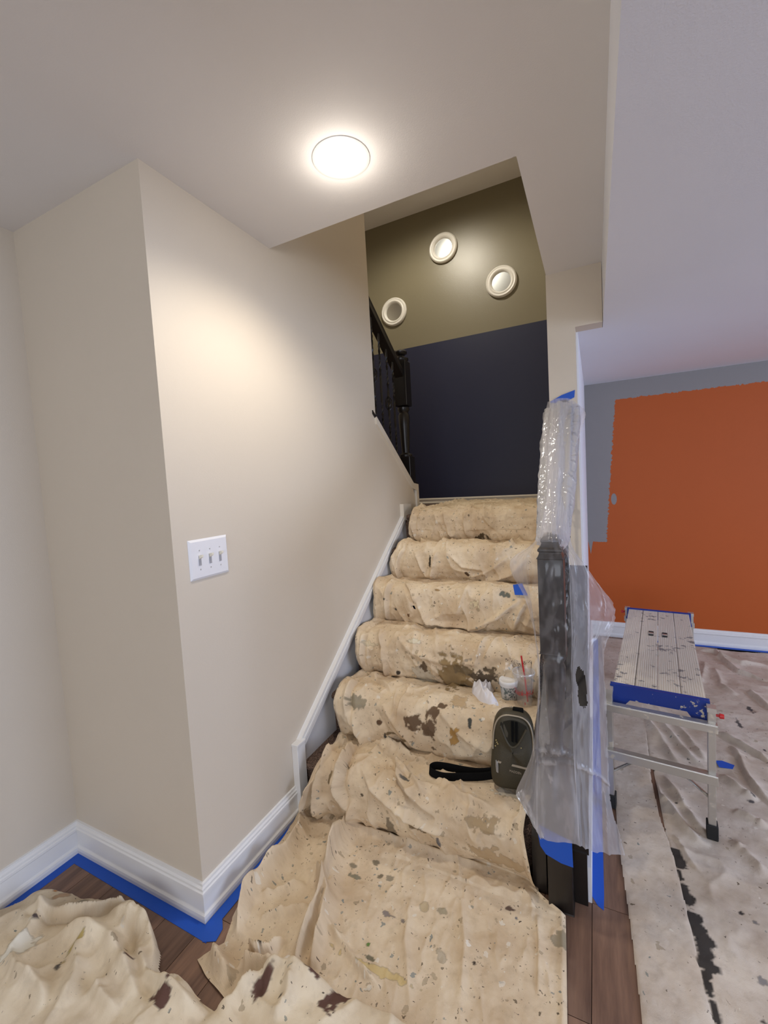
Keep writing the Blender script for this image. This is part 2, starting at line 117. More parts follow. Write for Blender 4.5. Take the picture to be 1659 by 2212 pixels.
def grid(name, P, mat, parent=None, attrs=None, uv=None, mask=None, smooth=True, solid=0):
    """P: (n,m,3) vertex array -> smooth mesh; mask: (n-1,m-1) faces kept"""
    n, m = P.shape[:2]; idx = np.arange(n * m).reshape(n, m)
    q = np.stack([idx[:-1, :-1], idx[1:, :-1], idx[1:, 1:], idx[:-1, 1:]], -1)
    q = q[mask] if mask is not None else q.reshape(-1, 4)
    used = np.unique(q); rem = -np.ones(n * m, int); rem[used] = np.arange(len(used)); q = rem[q]
    me = bpy.data.meshes.new(name); me.vertices.add(len(used)); me.loops.add(q.size); me.polygons.add(len(q))
    me.vertices.foreach_set('co', P.reshape(-1, 3)[used].astype(np.float32).ravel())
    me.polygons.foreach_set('loop_start', np.arange(len(q), dtype=np.int32) * 4)
    me.loops.foreach_set('vertex_index', q.astype(np.int32).ravel())
    me.update(calc_edges=True)
    me.polygons.foreach_set('use_smooth', np.ones(len(q), bool))
    if uv is not None:
        l = me.uv_layers.new(name='UVMap'); l.data.foreach_set('uv', uv.reshape(-1, 2)[used][q.ravel()].astype(np.float32).ravel())
    for k, a in (attrs or {}).items():
        at = me.attributes.new(k, 'FLOAT_COLOR', 'POINT'); at.data.foreach_set('color', a.reshape(-1, 4)[used].astype(np.float32).ravel())
    me.materials.append(mat); me.validate()
    o = bpy.data.objects.new(name, me); COL.objects.link(o)
    if parent is not None: o.parent = parent
    if solid:
        md = o.modifiers.new('thick', 'SOLIDIFY'); md.thickness = solid; md.offset = -1
    return o
# value noise on arrays
_perm = rng.random((256, 256))
def vnoise(x, y):
    xi = np.floor(x).astype(int); yi = np.floor(y).astype(int); fx = x - xi; fy = y - yi
    fx = fx * fx * (3 - 2 * fx); fy = fy * fy * (3 - 2 * fy)
    g = lambda a, b: _perm[a & 255, b & 255]
    return ((g(xi, yi) * (1 - fx) + g(xi + 1, yi) * fx) * (1 - fy) + (g(xi, yi + 1) * (1 - fx) + g(xi + 1, yi + 1) * fx) * fy) - .5
def fbm(x, y, o=3):
    r = 0; a = 1
    for i in range(o): r = r + a * vnoise(x * 2 ** i + 17 * i, y * 2 ** i + 31 * i); a *= .5
    return r
def folds(X, S, F, soft=.007):
    D = np.zeros_like(X)
    for kind, amp, wd, pts in F:
        P = np.array(pts, float)
        lo = P.min(0) - 5 * abs(wd); hi = P.max(0) + 5 * abs(wd)
        sel = (X > lo[0]) & (X < hi[0]) & (S > lo[1]) & (S < hi[1])
        if not sel.any(): continue
        x = X[sel]; s = S[sel]
        best = np.full(x.shape, 9.); sgn = np.zeros(x.shape); tt = np.zeros(x.shape)
        L = np.r_[0, np.cumsum(np.hypot(*np.diff(P, axis=0).T))]
        for i in range(len(P) - 1):
            a, b = P[i], P[i + 1]; d = b - a; l2 = (d @ d) + 1e-12
            t = np.clip(((x - a[0]) * d[0] + (s - a[1]) * d[1]) / l2, 0, 1)
            dx = x - a[0] - t * d[0]; dy = s - a[1] - t * d[1]; q = np.hypot(dx, dy)
            c = q < best; best = np.where(c, q, best)
            sgn = np.where(c, np.sign(d[0] * dy - d[1] * dx), sgn); tt = np.where(c, (L[i] + t * np.sqrt(l2)) / L[-1], tt)
        w = abs(wd); taper = np.clip(np.minimum(tt, 1 - tt) * 5, 0, 1) ** .7
        wob = 1 + .5 * vnoise(tt * 9 + amp * 999, tt * 0 + 3.1)
        if kind == 'r': h = 1.35 * amp * np.exp(-(best / (w * .62)) ** 1.5)
        elif kind == 'v': h = amp * np.exp(-(best / w) ** 2)
        else:
            sd = best * sgn * (1 if amp > 0 else -1); A = abs(amp)
            q_ = np.clip(sd / (2 * soft) + .5, 0, 1); q_ = q_ * q_ * (3 - 2 * q_)
            h = q_ * 1.3 * A * np.exp(-(np.maximum(sd, 0) / (w * .8)) ** 1.2) - (1 - q_) * A * .9 * np.exp(-np.maximum(-sd, 0) / (w * .3)) 
        D[sel] += h * taper * wob
    return D
def stainmap(X, S, ST, base):
    C = np.zeros(X.shape + (4,)); n1 = fbm(X * 60, S * 60, 4); n2 = fbm(X * 25 + 9, S * 25, 3)
    for x, s, rx, rs, col, rough in ST:
        sel = (abs(X - x) < rx * 2.5) & (abs(S - s) < rs * 2.5)
        if not sel.any(): continue
        d = np.sqrt(((X[sel] - x) / rx) ** 2 + ((S[sel] - s) / rs) ** 2) + n1[sel] * rough * 1.1 + n2[sel] * rough * .9
        a = np.clip((1.02 - d) * 5, 0, 1)
        c = C[sel]; L_ = np.array(lin(col)); c[:, :3] = c[:, :3] * (1 - a[:, None]) + L_ * a[:, None]; c[:, 3] = np.maximum(c[:, 3], a * .93); C[sel] = c
    return C
# ------------------------------------------------------------------ materials
def mat(name, base=(.5, .5, .5), rough=.6, metal=0, **kw):
    m = bpy.data.materials.new(name); m.use_nodes = True; p = m.node_tree.nodes['Principled BSDF']
    p.inputs['Base Color'].default_value = (*base, 1); p.inputs['Roughness'].default_value = rough; p.inputs['Metallic'].default_value = metal
    for k, v in kw.items(): p.inputs[k.replace('_', ' ')].default_value = v
    return m
class N:
    def __init__(s, m): s.t = m.node_tree; s.n = s.t.nodes; s.p = s.n['Principled BSDF']
    def new(s, ty, **kw):
        o = s.n.new(ty)
        for k, v in kw.items():
            if k.startswith('_'): setattr(o, k[1:], v)
            else: o.inputs[k.replace('_', ' ')].default_value = v
        return o
    def link(s, a, b): s.t.links.new(a, b)
    def coord(s, which='Object', scale=(1, 1, 1), rot=(0, 0, 0)):
        c = s.new('ShaderNodeTexCoord'); mp = s.new('ShaderNodeMapping'); mp.inputs['Scale'].default_value = scale; mp.inputs['Rotation'].default_value = rot
        s.link(c.outputs[which], mp.inputs['Vector']); return mp.outputs[0]
    def noise(s, vec, scale, detail=3, rough=.5):
        n = s.new('ShaderNodeTexNoise', Scale=scale, Detail=detail, Roughness=rough); s.link(vec, n.inputs['Vector']); return n.outputs['Fac']
    def math(s, op, a, b=None, c=None):
        n = s.new('ShaderNodeMath', _operation=op)
        for i, v in enumerate((a, b, c)):
            if v is None: continue
            if isinstance(v, (int, float)): n.inputs[i].default_value = v
            else: s.link(v, n.inputs[i])
        return n.outputs[0]
    def mix(s, fac, a, b):
        n = s.new('ShaderNodeMix', _data_type='RGBA')
        for i, v in ((0, fac), (6, a), (7, b)):
            if isinstance(v, (int, float)): n.inputs[i].default_value = v
            elif isinstance(v, tuple): n.inputs[i].default_value = (*v, 1) if len(v) == 3 else v
            else: s.link(v, n.inputs[i])
        return n.outputs[2]
    def ramp(s, fac, a, b):
        n = s.new('ShaderNodeMapRange'); n.inputs['From Min'].default_value = a; n.inputs['From Max'].default_value = b; s.link(fac, n.inputs['Value']); return n.outputs[0]
    def bump(s, h, strength=.3, dist=.002):
        n = s.new('ShaderNodeBump', Strength=strength, Distance=dist); s.link(h, n.inputs['Height']); s.link(n.outputs[0], s.p.inputs['Normal'])
def paint(name, base, rough=.55, bump=.25, var=.04):
    m = mat(name, base, rough); n = N(m); v = n.coord()
    f = n.noise(v, 1.7, 3); c = n.mix(f, tuple(x * (1 - var) for x in base), tuple(min(1, x * (1 + var)) for x in base))
    n.link(c, n.p.inputs['Base Color']); n.bump(n.noise(v, 260, 2), bump, .0012); return m
WALL = (.65, .575, .468); CEIL = (.80, .775, .75)
M_wall = paint('wall_beige', WALL); M_ceil = paint('ceiling_offwhite', CEIL, .8)
M_navy = paint('navy_paint', lin((29, 32, 58)), .5); M_olive = paint('olive_paint', lin((126, 118, 96)), .33, .6)
M_white = paint('white_paint', (.80, .81, .85), .8, .4); M_trim = mat('trim_white', (.80, .79, .77), .35)
M_panel = mat('skirt_grey_white', (.62, .62, .63), .4); M_cream = mat('cream_trim', (.72, .66, .56), .4)
M_black = mat('black_lacquer', (.010, .008, .007), .32)
def woodm(name, a, b, sc=(14, 1.2, 14), rough=.45):
    m = mat(name, a, rough); n = N(m); v = n.coord('Object', sc)
    oi = n.new('ShaderNodeObjectInfo'); ad = n.new('ShaderNodeVectorMath', _operation='ADD'); n.link(v, ad.inputs[0])
    sc_ = n.new('ShaderNodeVectorMath', _operation='SCALE'); sc_.inputs[0].default_value = (7, 13, 5); n.link(oi.outputs['Random'], sc_.inputs['Scale']); n.link(sc_.outputs[0], ad.inputs[1])
    f = n.noise(ad.outputs[0], 3, 6, .65); g = n.noise(ad.outputs[0], 1.1, 3)
    c = n.mix(n.ramp(n.math('ADD', n.math('MULTIPLY', f, .7), n.math('MULTIPLY', g, .5)), .35, .85), a, b)
    h = n.mix(n.math('MULTIPLY', oi.outputs['Random'], .45), c, tuple(x * .45 for x in a))
    n.link(h, n.p.inputs['Base Color']); n.bump(f, .25, .0008); return m
M_floor = woodm('brown_plank', lin((88, 64, 52)), lin((160, 124, 100)))
M_ebony = woodm('ebony_wood', (.012, .009, .007), (.035, .026, .02), (20, 20, 2), .35)
M_tape = paint('blue_tape', lin((20, 84, 190)), .6, .1, .08)
M_chrome = mat('aluminium', (.62, .60, .56), .38, .75); M_rubber = mat('black_rubber', (.012, .012, .012), .7)
M_red = mat('red_plastic', (.55, .02, .02), .35)
def canvas(name, light, dark, speck=1.0, uvs=1.0):
    m = mat(name, light, .95); n = N(m)
    try: n.p.inputs['Specular IOR Level'].default_value = .15
    except Exception: pass
    uv = n.coord('UV'); n1 = n.noise(uv, 5, 4, .6); n2 = n.noise(uv, 26, 4, .6)
    c = n.mix(n.ramp(n1, .35, .72), light, dark); c = n.mix(n.math('MULTIPLY', n.ramp(n2, .52, .8), .35), c, tuple(x * .62 for x in dark))
    wn = n.new('ShaderNodeTexNoise', Scale=45, Detail=3); n.link(uv, wn.inputs['Vector'])
    ws = n.new('ShaderNodeVectorMath', _operation='SCALE', Scale=.035); n.link(wn.outputs['Color'], ws.inputs[0])
    wa = n.new('ShaderNodeVectorMath', _operation='ADD'); n.link(uv, wa.inputs[0]); n.link(ws.outputs[0], wa.inputs[1])
    for sc, th, pr, col, st in [(26, .17, .30, lin((150, 134, 108)), (1, 1, 1)), (60, .17, .22, lin((100, 86, 68)), (1, 1, 1)), (110, .17, .20, lin((58, 48, 42)), (1, .7, 1)),
                            (42, .17, .16, lin((120, 128, 124)), (1, 1, 1)), (38, .20, .14, lin((222, 214, 198)), (1, 1, 1)), (40, .08, .22, lin((110, 96, 80)), (2.6, .5, 1)), (44, .08, .15, lin((80, 72, 68)), (.4, 2.4, 1))]:
        mp = n.new('ShaderNodeMapping'); mp.inputs['Scale'].default_value = st; mp.inputs['Location'].default_value = (sc * .37, sc * .11, 0); mp.inputs['Rotation'].default_value = (0, 0, sc * .03)
        n.link(wa.outputs[0], mp.inputs['Vector'])
        vo = n.new('ShaderNodeTexVoronoi', Scale=sc * uvs); n.link(mp.outputs[0], vo.inputs['Vector'])
        sp = n.new('ShaderNodeSeparateColor'); n.link(vo.outputs['Color'], sp.inputs[0])
        on = n.math('LESS_THAN', sp.outputs[0], pr * speck)
        rad = n.math('MULTIPLY', sp.outputs[1], th * 1.7)
        k = n.math('MULTIPLY', n.math('LESS_THAN', vo.outputs['Distance'], rad), on)
        c = n.mix(n.math('MULTIPLY', k, n.math('ADD', n.math('MULTIPLY', sp.outputs[2], .6), .3)), c, col)
    at = n.new('ShaderNodeAttribute', _attribute_name='stain'); c = n.mix(at.outputs['Alpha'], c, at.outputs['Color'])
    n.link(c, n.p.inputs['Base Color'])
    wv = n.noise(uv, 420, 2); mid = n.noise(uv, 38, 4, .6)
    n.bump(n.math('ADD', n.math('MULTIPLY', wv, .25), mid), .55, .004); return m
M_canvas = canvas('canvas', lin((225, 207, 178)), lin((194, 169, 137)), 1.3)
M_canvas2 = canvas('canvas_pale', lin((212, 200, 184)), lin((182, 164, 144)), .4)
M_canvas3 = canvas('canvas_heap', lin((230, 216, 190)), lin((202, 182, 152)), .35)
def carpet():
    m = mat('brown_carpet', (.05, .03, .02), 1); n = N(m); v = n.coord(); f = n.noise(v, 240, 3, .8)
    n.link(n.mix(n.ramp(f, .4, .62), lin((46, 34, 28)), lin((164, 132, 112))), n.p.inputs['Base Color']); n.bump(f, 1, .01); return m
M_carpet = carpet()
def orange():
    m = mat('orange_and_grey', (.5, .1, .02), .6); n = N(m); c = n.new('ShaderNodeTexCoord'); s = n.new('ShaderNodeSeparateXYZ'); n.link(c.outputs['Object'], s.inputs[0])
    x, z = s.outputs['X'], s.outputs['Z']
    va = n.coord('Object', (6, 1, 50)); vb = n.coord('Object', (30, 1, 8))
    na = n.math('MULTIPLY', n.math('SUBTRACT', n.noise(va, 1, 5, .7), .5), .06); nb = n.math('MULTIPLY', n.math('SUBTRACT', n.noise(vb, 1, 5, .7), .5), .05)
    edge = n.math('ADD', n.math('MULTIPLY', z, .073), .020)       # leaning left border of the rolled grey
    m1 = n.math('GREATER_THAN', n.math('ADD', x, na), edge)
    m2 = n.math('LESS_THAN', n.math('ADD', z, nb), 2.115)
    low = n.math('LESS_THAN', n.math('ADD', z, n.math('MULTIPLY', nb, .6)), .865)
    k = n.math('MAXIMUM', n.math('MULTIPLY', m1, m2), low)
    # one grey dab beside the border, one drip below it
    dab = n.math('LESS_THAN', n.math('ADD', n.math('POWER', n.math('MULTIPLY', n.math('SUBTRACT', x, .150), 45), 2), n.math('POWER', n.math('MULTIPLY', n.math('SUBTRACT', z, 1.248), 20), 2)), 1)
    drip = n.math('MULTIPLY', n.math('LESS_THAN', n.math('ABSOLUTE', n.math('SUBTRACT', x, -.045)), n.math('MULTIPLY', n.math('SUBTRACT', z, .75), .16)), n.math('LESS_THAN', z, .9))
    k = n.math('MULTIPLY', k, n.math('SUBTRACT', 1, n.math('MAXIMUM', dab, drip)))
    n.link(n.mix(k, lin((140, 136, 134)), lin((184, 84, 16))), n.p.inputs['Base Color']); n.bump(n.noise(n.coord(), 260, 2), .3, .001); return m
M_orange = orange()
def film(name, trans, white, bumpd=.01, sc=14, gl=.14, haze=False):
    m = bpy.data.materials.new(name); m.use_nodes = True; t = m.node_tree; t.nodes.clear()
    out = t.nodes.new('ShaderNodeOutputMaterial'); tr = t.nodes.new('ShaderNodeBsdfTransparent'); df = t.nodes.new('ShaderNodeBsdfDiffuse'); tl = t.nodes.new('ShaderNodeBsdfTranslucent'); g = t.nodes.new('ShaderNodeBsdfGlossy')
    df.inputs[0].default_value = (*white, 1); tl.inputs[0].default_value = (*white, 1); g.inputs['Roughness'].default_value = .16
    tc = t.nodes.new('ShaderNodeTexCoord'); no = t.nodes.new('ShaderNodeTexNoise'); no.inputs['Scale'].default_value = sc; no.inputs['Detail'].default_value = 6; no.inputs['Roughness'].default_value = .6
    try: no.noise_type = 'RIDGED_MULTIFRACTAL'
    except Exception: pass
    b = t.nodes.new('ShaderNodeBump'); b.inputs['Distance'].default_value = bumpd; b.inputs['Strength'].default_value = .8
    L = t.links.new; L(tc.outputs['Object'], no.inputs['Vector']); L(no.outputs['Fac'], b.inputs['Height'])
    for q in (df, tl, g): L(b.outputs[0], q.inputs['Normal'])
    m1 = t.nodes.new('ShaderNodeMixShader'); m1.inputs[0].default_value = .45; L(df.outputs[0], m1.inputs[1]); L(tl.outputs[0], m1.inputs[2])
    m2 = t.nodes.new('ShaderNodeMixShader'); m2.inputs[0].default_value = trans; L(m1.outputs[0], m2.inputs[1]); L(tr.outputs[0], m2.inputs[2])
    m3 = t.nodes.new('ShaderNodeMixShader'); m3.inputs[0].default_value = gl; L(m2.outputs[0], m3.inputs[1]); L(g.outputs[0], m3.inputs[2])
    L(m3.outputs[0], out.inputs[0])
    if haze:
        at_ = t.nodes.new('ShaderNodeAttribute'); at_.attribute_name = 'haze'; L(at_.outputs['Fac'], m2.inputs[0])
    return m
M_film = film('plastic_film', .66, (.80, .78, .80), gl=.035, haze=True)
M_film_thick = film('plastic_film_bunched', .28, (.80, .79, .80), .02, 30, .22)

# ------------------------------------------------------------------ room shell
XL_, XR_, YW, YB, HC, HS, HU = -1.275, -.214, 2.57, 4.32, 2.57, 2.271, 4.224
def struct(name, mb, m, **k): return tag(mb.build(name, m, **k), kind='structure')
floor = struct('floor', MB().box((-2.3, -3.5, -.12), (4.5, 4.5, -.012)), mat('subfloor', (.02, .015, .012), .9))
pw = .152
xs = np.arange(-2.303, 3.2, pw)
me_pl = None
for i, x in enumerate(xs):
    y = -1.6 + (i * .37) % 1.2 - 1.2
    while y < 4.3:
        y1 = min(y + 1.2, 4.31)
        if y1 > -1.2 and (x < .8 or y < 2.2):
            if me_pl is None or y1 - y < 1.19:
                o = MB().box((0, 0, -.012), (pw - .002, y1 - y - .002, 0)).build('plank', M_floor, floor)
                if y1 - y > 1.19: me_pl = o.data
            else:
                o = bpy.data.objects.new('plank', me_pl); COL.objects.link(o); o.parent = floor
            o.location = (x - .016, y, 0)
        y += 1.2
struct('wall_left', MB().box((-2.2, -3.5, 0), (-2.035, .972, HC)), M_wall)
struct('wall_left_return', MB().box((-2.2, .972, 0), (XL_ - .12, 1.10, HC)), M_wall)
# stairway side wall with its sloped cut
struct('wall_stair_left', MB().prism([(.972, 0), (3.19, 0), (3.19, 1.285), (3.125, 1.46), (2.545, 1.905), (2.545, HU), (.972, HU)], 'x', XL_ - .12, XL_), M_wall)
wr = MB().box((XR_, YW, 0), (-.075, YB, HS)).box((XR_, YW, HS), (.055, YW + .10, HC)).box((XR_, YW + .02, HS), (-.075, YB, HU)).box((XR_, 1.70, HC + .02), (XR_ + .1, YW + .02, HU))
struct('wall_stair_right', wr, M_wall)
bw = MB().box((-2.7, YB, 1.1), (XR_, YB + .1, 2.909), 0).box((-2.7, YB, 2.909), (XR_, YB + .1, HU), 1)
struct('wall_stair_back', bw, [M_navy, M_olive])
struct('wall_stair_outer', MB().box((-2.75, .9, 1.1), (-2.6, YB + .1, HU)), M_wall)
struct('wall_stairwell_front', MB().box((-2.7, 1.50, HC + .02), (XR_ + .12, 1.587, HU)), M_wall)
struct('ceiling_stairwell', MB().box((-2.75, 1.45, HU), (0, YB + .1, HU + .1)), M_ceil)
struct('ceiling', MB().box((-2.2, -3.5, HC), (.057, 1.588, HC + .12)).box((XR_ + .002, 1.588, HC), (.057, YW, HC + .12)), M_ceil)
struct('ceiling_soffit', MB().box((.057, -3.5, HS), (4.5, YB + .1, HC + .12)).box((-.075, YW + .1, HS), (.057, YB + .1, HC + .12)), M_white)
struct('wall_far', MB().box((-.2, YB, 0), (4.5, YB + .1, HS)), M_orange)
struct('wall_far_side', MB().box((-.0751, YW + .1, 0), (-.066, YB, HS)), M_white)
struct('wall_rear', MB().box((-2.2, -3.6, 0), (4.5, -3.5, .6)).box((-2.2, -3.6, 2.4), (4.5, -3.5, HC)).box((-2.2, -3.6, .6), (-1., -3.5, 2.4)).box((2.2, -3.6, .6), (4.5, -3.5, 2.4)), M_wall)
struct('wall_right', MB().box((4.5, -3.5, 0), (4.6, YB + .1, .65)).box((4.5, -3.5, 2.25), (4.6, YB + .1, HS)).box((4.5, -3.5, .65), (4.6, -.1, 2.25)).box((4.5, 2.5, .65), (4.6, YB + .1, 2.25)), M_wall)
for nm, mb in (('window_1', MB().box((-1.02, -3.54, .58), (2.22, -3.50, .64)).box((-1.02, -3.54, 2.36), (2.22, -3.50, 2.42)).box((.57, -3.54, .6), (.63, -3.50, 2.4))),
               ('window_2', MB().box((4.50, -.12, .62), (4.54, 2.52, .68)).box((4.50, -.12, 2.22), (4.54, 2.52, 2.28)).box((4.50, 1.17, .65), (4.54, 1.23, 2.25)))):
    struct(nm, mb, M_trim)

# baseboards: profile swept along a path with mitred ends
BP = [(0, 0), (.020, 0), (.021, .016), (.019, .026), (.013, .031), (.012, .034), (.012, .092), (.017, .097), (.017, .106), (.013, .110), (.013, .118), (.008, .124), (.007, .132), (0, .134)]
def base(name, p, q, nrm, m0=0, m1=0, m=None, z=0, h=1.0, kind=True):
    d = Vector((q[0] - p[0], q[1] - p[1])).normalized(); vs = []
    for c, mm, sg in ((p, m0, 1), (q, m1, -1)):
        for o_, z_ in BP: vs.append((c[0] + nrm[0] * o_ + d.x * o_ * mm * sg, c[1] + nrm[1] * o_ + d.y * o_ * mm * sg, z + z_ * h))
    n = len(BP); b = MB(); b.add(vs, [tuple(range(n)), tuple(range(2 * n - 1, n - 1, -1))] + [(i, (i + 1) % n, (i + 1) % n + n, i + n) for i in range(n)])
    return struct(name, b, m or M_trim)
base('baseboard_left', (-2.035, -3.4), (-2.035, .972), (1, 0), 0, 1)
base('baseboard_left_return', (-2.035, .972), (XL_, .972), (0, -1), 1, -1)
base('baseboard_stair_left', (XL_, .972), (XL_, 1.495), (1, 0), -1, 0)
base('baseboard_far', (-.06, YB), (4.4, YB), (0, -1), 0, 0)
base('baseboard_landing', (-1.9, YB), (XR_, YB), (0, -1), 0, 0, M_cream, 1.262, .42)
base('baseboard_stair_right', (-.062, YW + .0), (-.062, YB), (1, 0), 0, 0)

# stair skirt on the left wall: flat board, raised moulding, end blocks
sk = struct('trim_1', MB().prism([(1.50, 0), (1.50, .30), (2.90, 1.262), (3.0, 1.262), (3.0, .9), (1.9, 0)], 'x', XL_, -1.262), M_panel)
def slab(b, p, q, h0, h1, x0, x1):     # sloped bar between (y,z) p and q, from h0 to h1 measured down
    b.prism([(p[0], p[1] - h0), (q[0], q[1] - h0), (q[0], q[1] - h1), (p[0], p[1] - h1)], 'x', x0, x1)
b = MB(); p, q = (1.50, .312), (2.885, 1.272)
slab(b, p, q, 0, .020, XL_, -1.250); slab(b, p, q, .020, .034, XL_, -1.246); slab(b, p, q, .034, .046, XL_, -1.255); slab(b, p, q, .046, .058, XL_, -1.250)
b.build('moulding', M_trim, sk, bevel=.0015)
MB().box((XL_, 1.492, 0), (-1.242, 1.55, .330)).box((XL_, 1.490, .322), (-1.239, 1.553, .334)).build('end_block', M_trim, sk, bevel=.002)
MB().prism([(2.86, 1.235), (2.86, 1.345), (3.0, 1.335), (3.0, 1.20)], 'x', XL_, -1.247).build('end_block', M_cream, sk, bevel=.002)
# cap on the sloped wall below the railing
cp = struct('trim_2', MB().prism([(2.53, 1.935), (3.11, 1.490), (3.205, 1.478), (3.205, 1.26), (3.165, 1.262), (3.165, 1.435), (3.10, 1.452), (2.53, 1.888)], 'x', XL_ - .13, XL_ + .016), M_cream, bevel=.002)
MB().prism([(2.50, 1.975), (3.12, 1.508), (3.222, 1.492), (3.222, 1.26), (3.204, 1.26), (3.204, 1.477), (3.11, 1.491), (2.50, 1.952)], 'x', XL_ - .125, XL_ + .006).build('shoe_rail', M_black, cp)

# ------------------------------------------------------------------ carpeted staircase
st = empty('staircase', (0, 0, 0)); tag(st, kind='structure')
for k in range(6):
    y = 1.575 + .27 * k; z = .21 * k; e = y + .30 if k < 5 else YB - .005
    pr = [(y, z)] + [(y - .012 - .016 * math.sin(a), z + .178 + .016 * (1 - math.cos(a))) for a in np.linspace(0, math.pi, 7)] + [(y + .01, z + .211), (e, z + .210), (e, z)]
    MB().prism(pr, 'x', -1.262 if k < 5 else -1.262, -.232 if y < 2.4 else XR_).build('step', M_carpet, st)
MB().box((-2.6, 3.2, 1.05), (-1.262, YB - .005, 1.26)).build('landing', M_carpet, st)
for k in range(6):
    MB().box((-2.6, 3.2 - .27 * (k + 1), 1.1), (-1.40, 3.2 - .27 * k, 1.26 + .2 * (k + 1))).build('upper_step', M_carpet, st)
# closed black stringer on the open side
sb = struct('trim_3', MB().prism([(1.52, 0), (1.52, .21), (2.57, .99), (2.57, .7), (1.62, 0)], 'x', -.232, -.185), M_ebony)
MB().prism([(1.53, 0), (1.53, .19), (2.57, .97), (2.57, 0)], 'x', -.10, -.052).build('outer_panel', M_black, sb)
MB().prism([(1.535, .185), (2.57, .965), (2.57, .99), (1.535, .21)], 'x', -.232, -.046).build('cap', M_black, sb)
MB().prism([(1.55, 0), (1.55, .19), (2.57, .96), (2.57, 0)], 'x', -.184, -.101).build('core', M_black, sb)
MB().box((-.052, 1.548, 0), (-.040, 2.57, .130)).build('outer_baseboard', M_white, sb)

# ------------------------------------------------------------------ newel post and rail at the foot of the stairs
nw = empty('newel_post', (-.136, 1.513, 0))
tag(nw, 'dark stained newel post wrapped in clear plastic at the foot of the stairs', 'newel post')
h = .0395
MB().prism([(-h, -h), (h, -h), (h, h), (-h, h)], 'z', 0, .545).build('base_block', M_ebony, nw, bevel=.003)
MB().lathe([(.026, .545), (.033, .553), (.033, .562), (.024, .57), (.022, .60), (.026, .68), (.033, .80), (.036, .85), (.030, .868), (.036, .880), (.036, .892), (.026, .905), (.02, .905)], n=28).build('turned_shaft', M_ebony, nw)
MB().prism([(-h, -h), (h, -h), (h, h), (-h, h)], 'z', .905, 1.225).build('upper_block', M_ebony, nw, bevel=.003)
MB().lathe([(.0395, 1.225), (.034, 1.242), (.034, 1.246), (.038, 1.250), (.038, 1.256), (.030, 1.262), (.026, 1.276), (.029, 1.280), (.029, 1.286), (.020, 1.296), (0, 1.304)], n=4).build('cap', M_ebony, nw)
sr = empty('stair_rail', (-.14, 1.55, 1.08))
tag(sr, 'dark handrail with iron balusters climbing from the plastic wrapped newel to the beige wall', 'handrail')
def rail(pts, w_, h_, name, m, par, off):
    prof = [(-w_, -h_), (w_, -h_), (w_ * 1.05, -h_ * .3), (w_ * .8, 0), (w_, h_ * .4), (w_ * .55, h_), (-w_ * .55, h_), (-w_, h_ * .4), (-w_ * .8, 0), (-w_ * 1.05, -h_ * .3)]
    a, c = Vector(pts[0]) - off, Vector(pts[1]) - off; n = len(prof); bb = MB()
    bb.add([(P.x + x, P.y, P.z + z_) for P in (a, c) for x, z_ in prof], [tuple(range(n)), tuple(range(2 * n - 1, n - 1, -1))] + [(i, (i + 1) % n, (i + 1) % n + n, i + n) for i in range(n)])
    return bb.build(name, m, par)
rail([(-.14, 1.552, 1.115), (-.14, 2.565, 1.865)], .028, .032, 'handrail', M_ebony, sr, Vector((-.14, 1.55, 1.08)))
MB().prism([(-.045, -.055), (.045, -.055), (.045, .055), (-.045, .055)], 'y', 1.0, 1.019).build('wall_rosette', M_ebony, sr).location = (0, 0, .72)
def baluster(x, y, z0, z1, knuckle, par, off):
    b = MB(); zz = np.linspace(z0, z1, 26); tw = []
    kz = z0 + (z1 - z0) * .5
    def sq(z, r, a): return [(r * math.cos(a + math.pi / 2 * i + .785), r * math.sin(a + math.pi / 2 * i + .785), z) for i in range(4)]
    vs = []
    for z in zz:
        t = (z - z0) / (z1 - z0); a = max(0, min(1, (t - .08) / .3)) * 9 if t < .5 else 9 + max(0, min(1, (t - .62) / .3)) * 9
        vs += sq(z, .0085, a)
    b.add(vs, [(i * 4 + k, i * 4 + (k + 1) % 4, i * 4 + 4 + (k + 1) % 4, i * 4 + 4 + k) for i in range(25) for k in range(4)] + [(3, 2, 1, 0), (100, 101, 102, 103)])
    o = b.build('baluster', M_black, par); o.location = Vector((x, y, 0)) - off
    if knuckle:
        c = MB()
        for q in range(4):
            pts = [(.026 * math.sin(math.pi * t) * math.cos(q * 1.571 + t * 2.5), .026 * math.sin(math.pi * t) * math.sin(q * 1.571 + t * 2.5), kz - .055 + .11 * t) for t in np.linspace(0, 1, 12)]
            c.tube(pts, .0045, 6)
        c.build('knuckle', M_black, o)
    return o
for i in range(9):
    y = 1.64 + .105 * i; z = .20 + (y - 1.535) * .752
    baluster(-.14, y, z, 1.085 + (y - 1.552) * .74, i % 2 == 0, sr, Vector((-.14, 1.55, 1.08)))
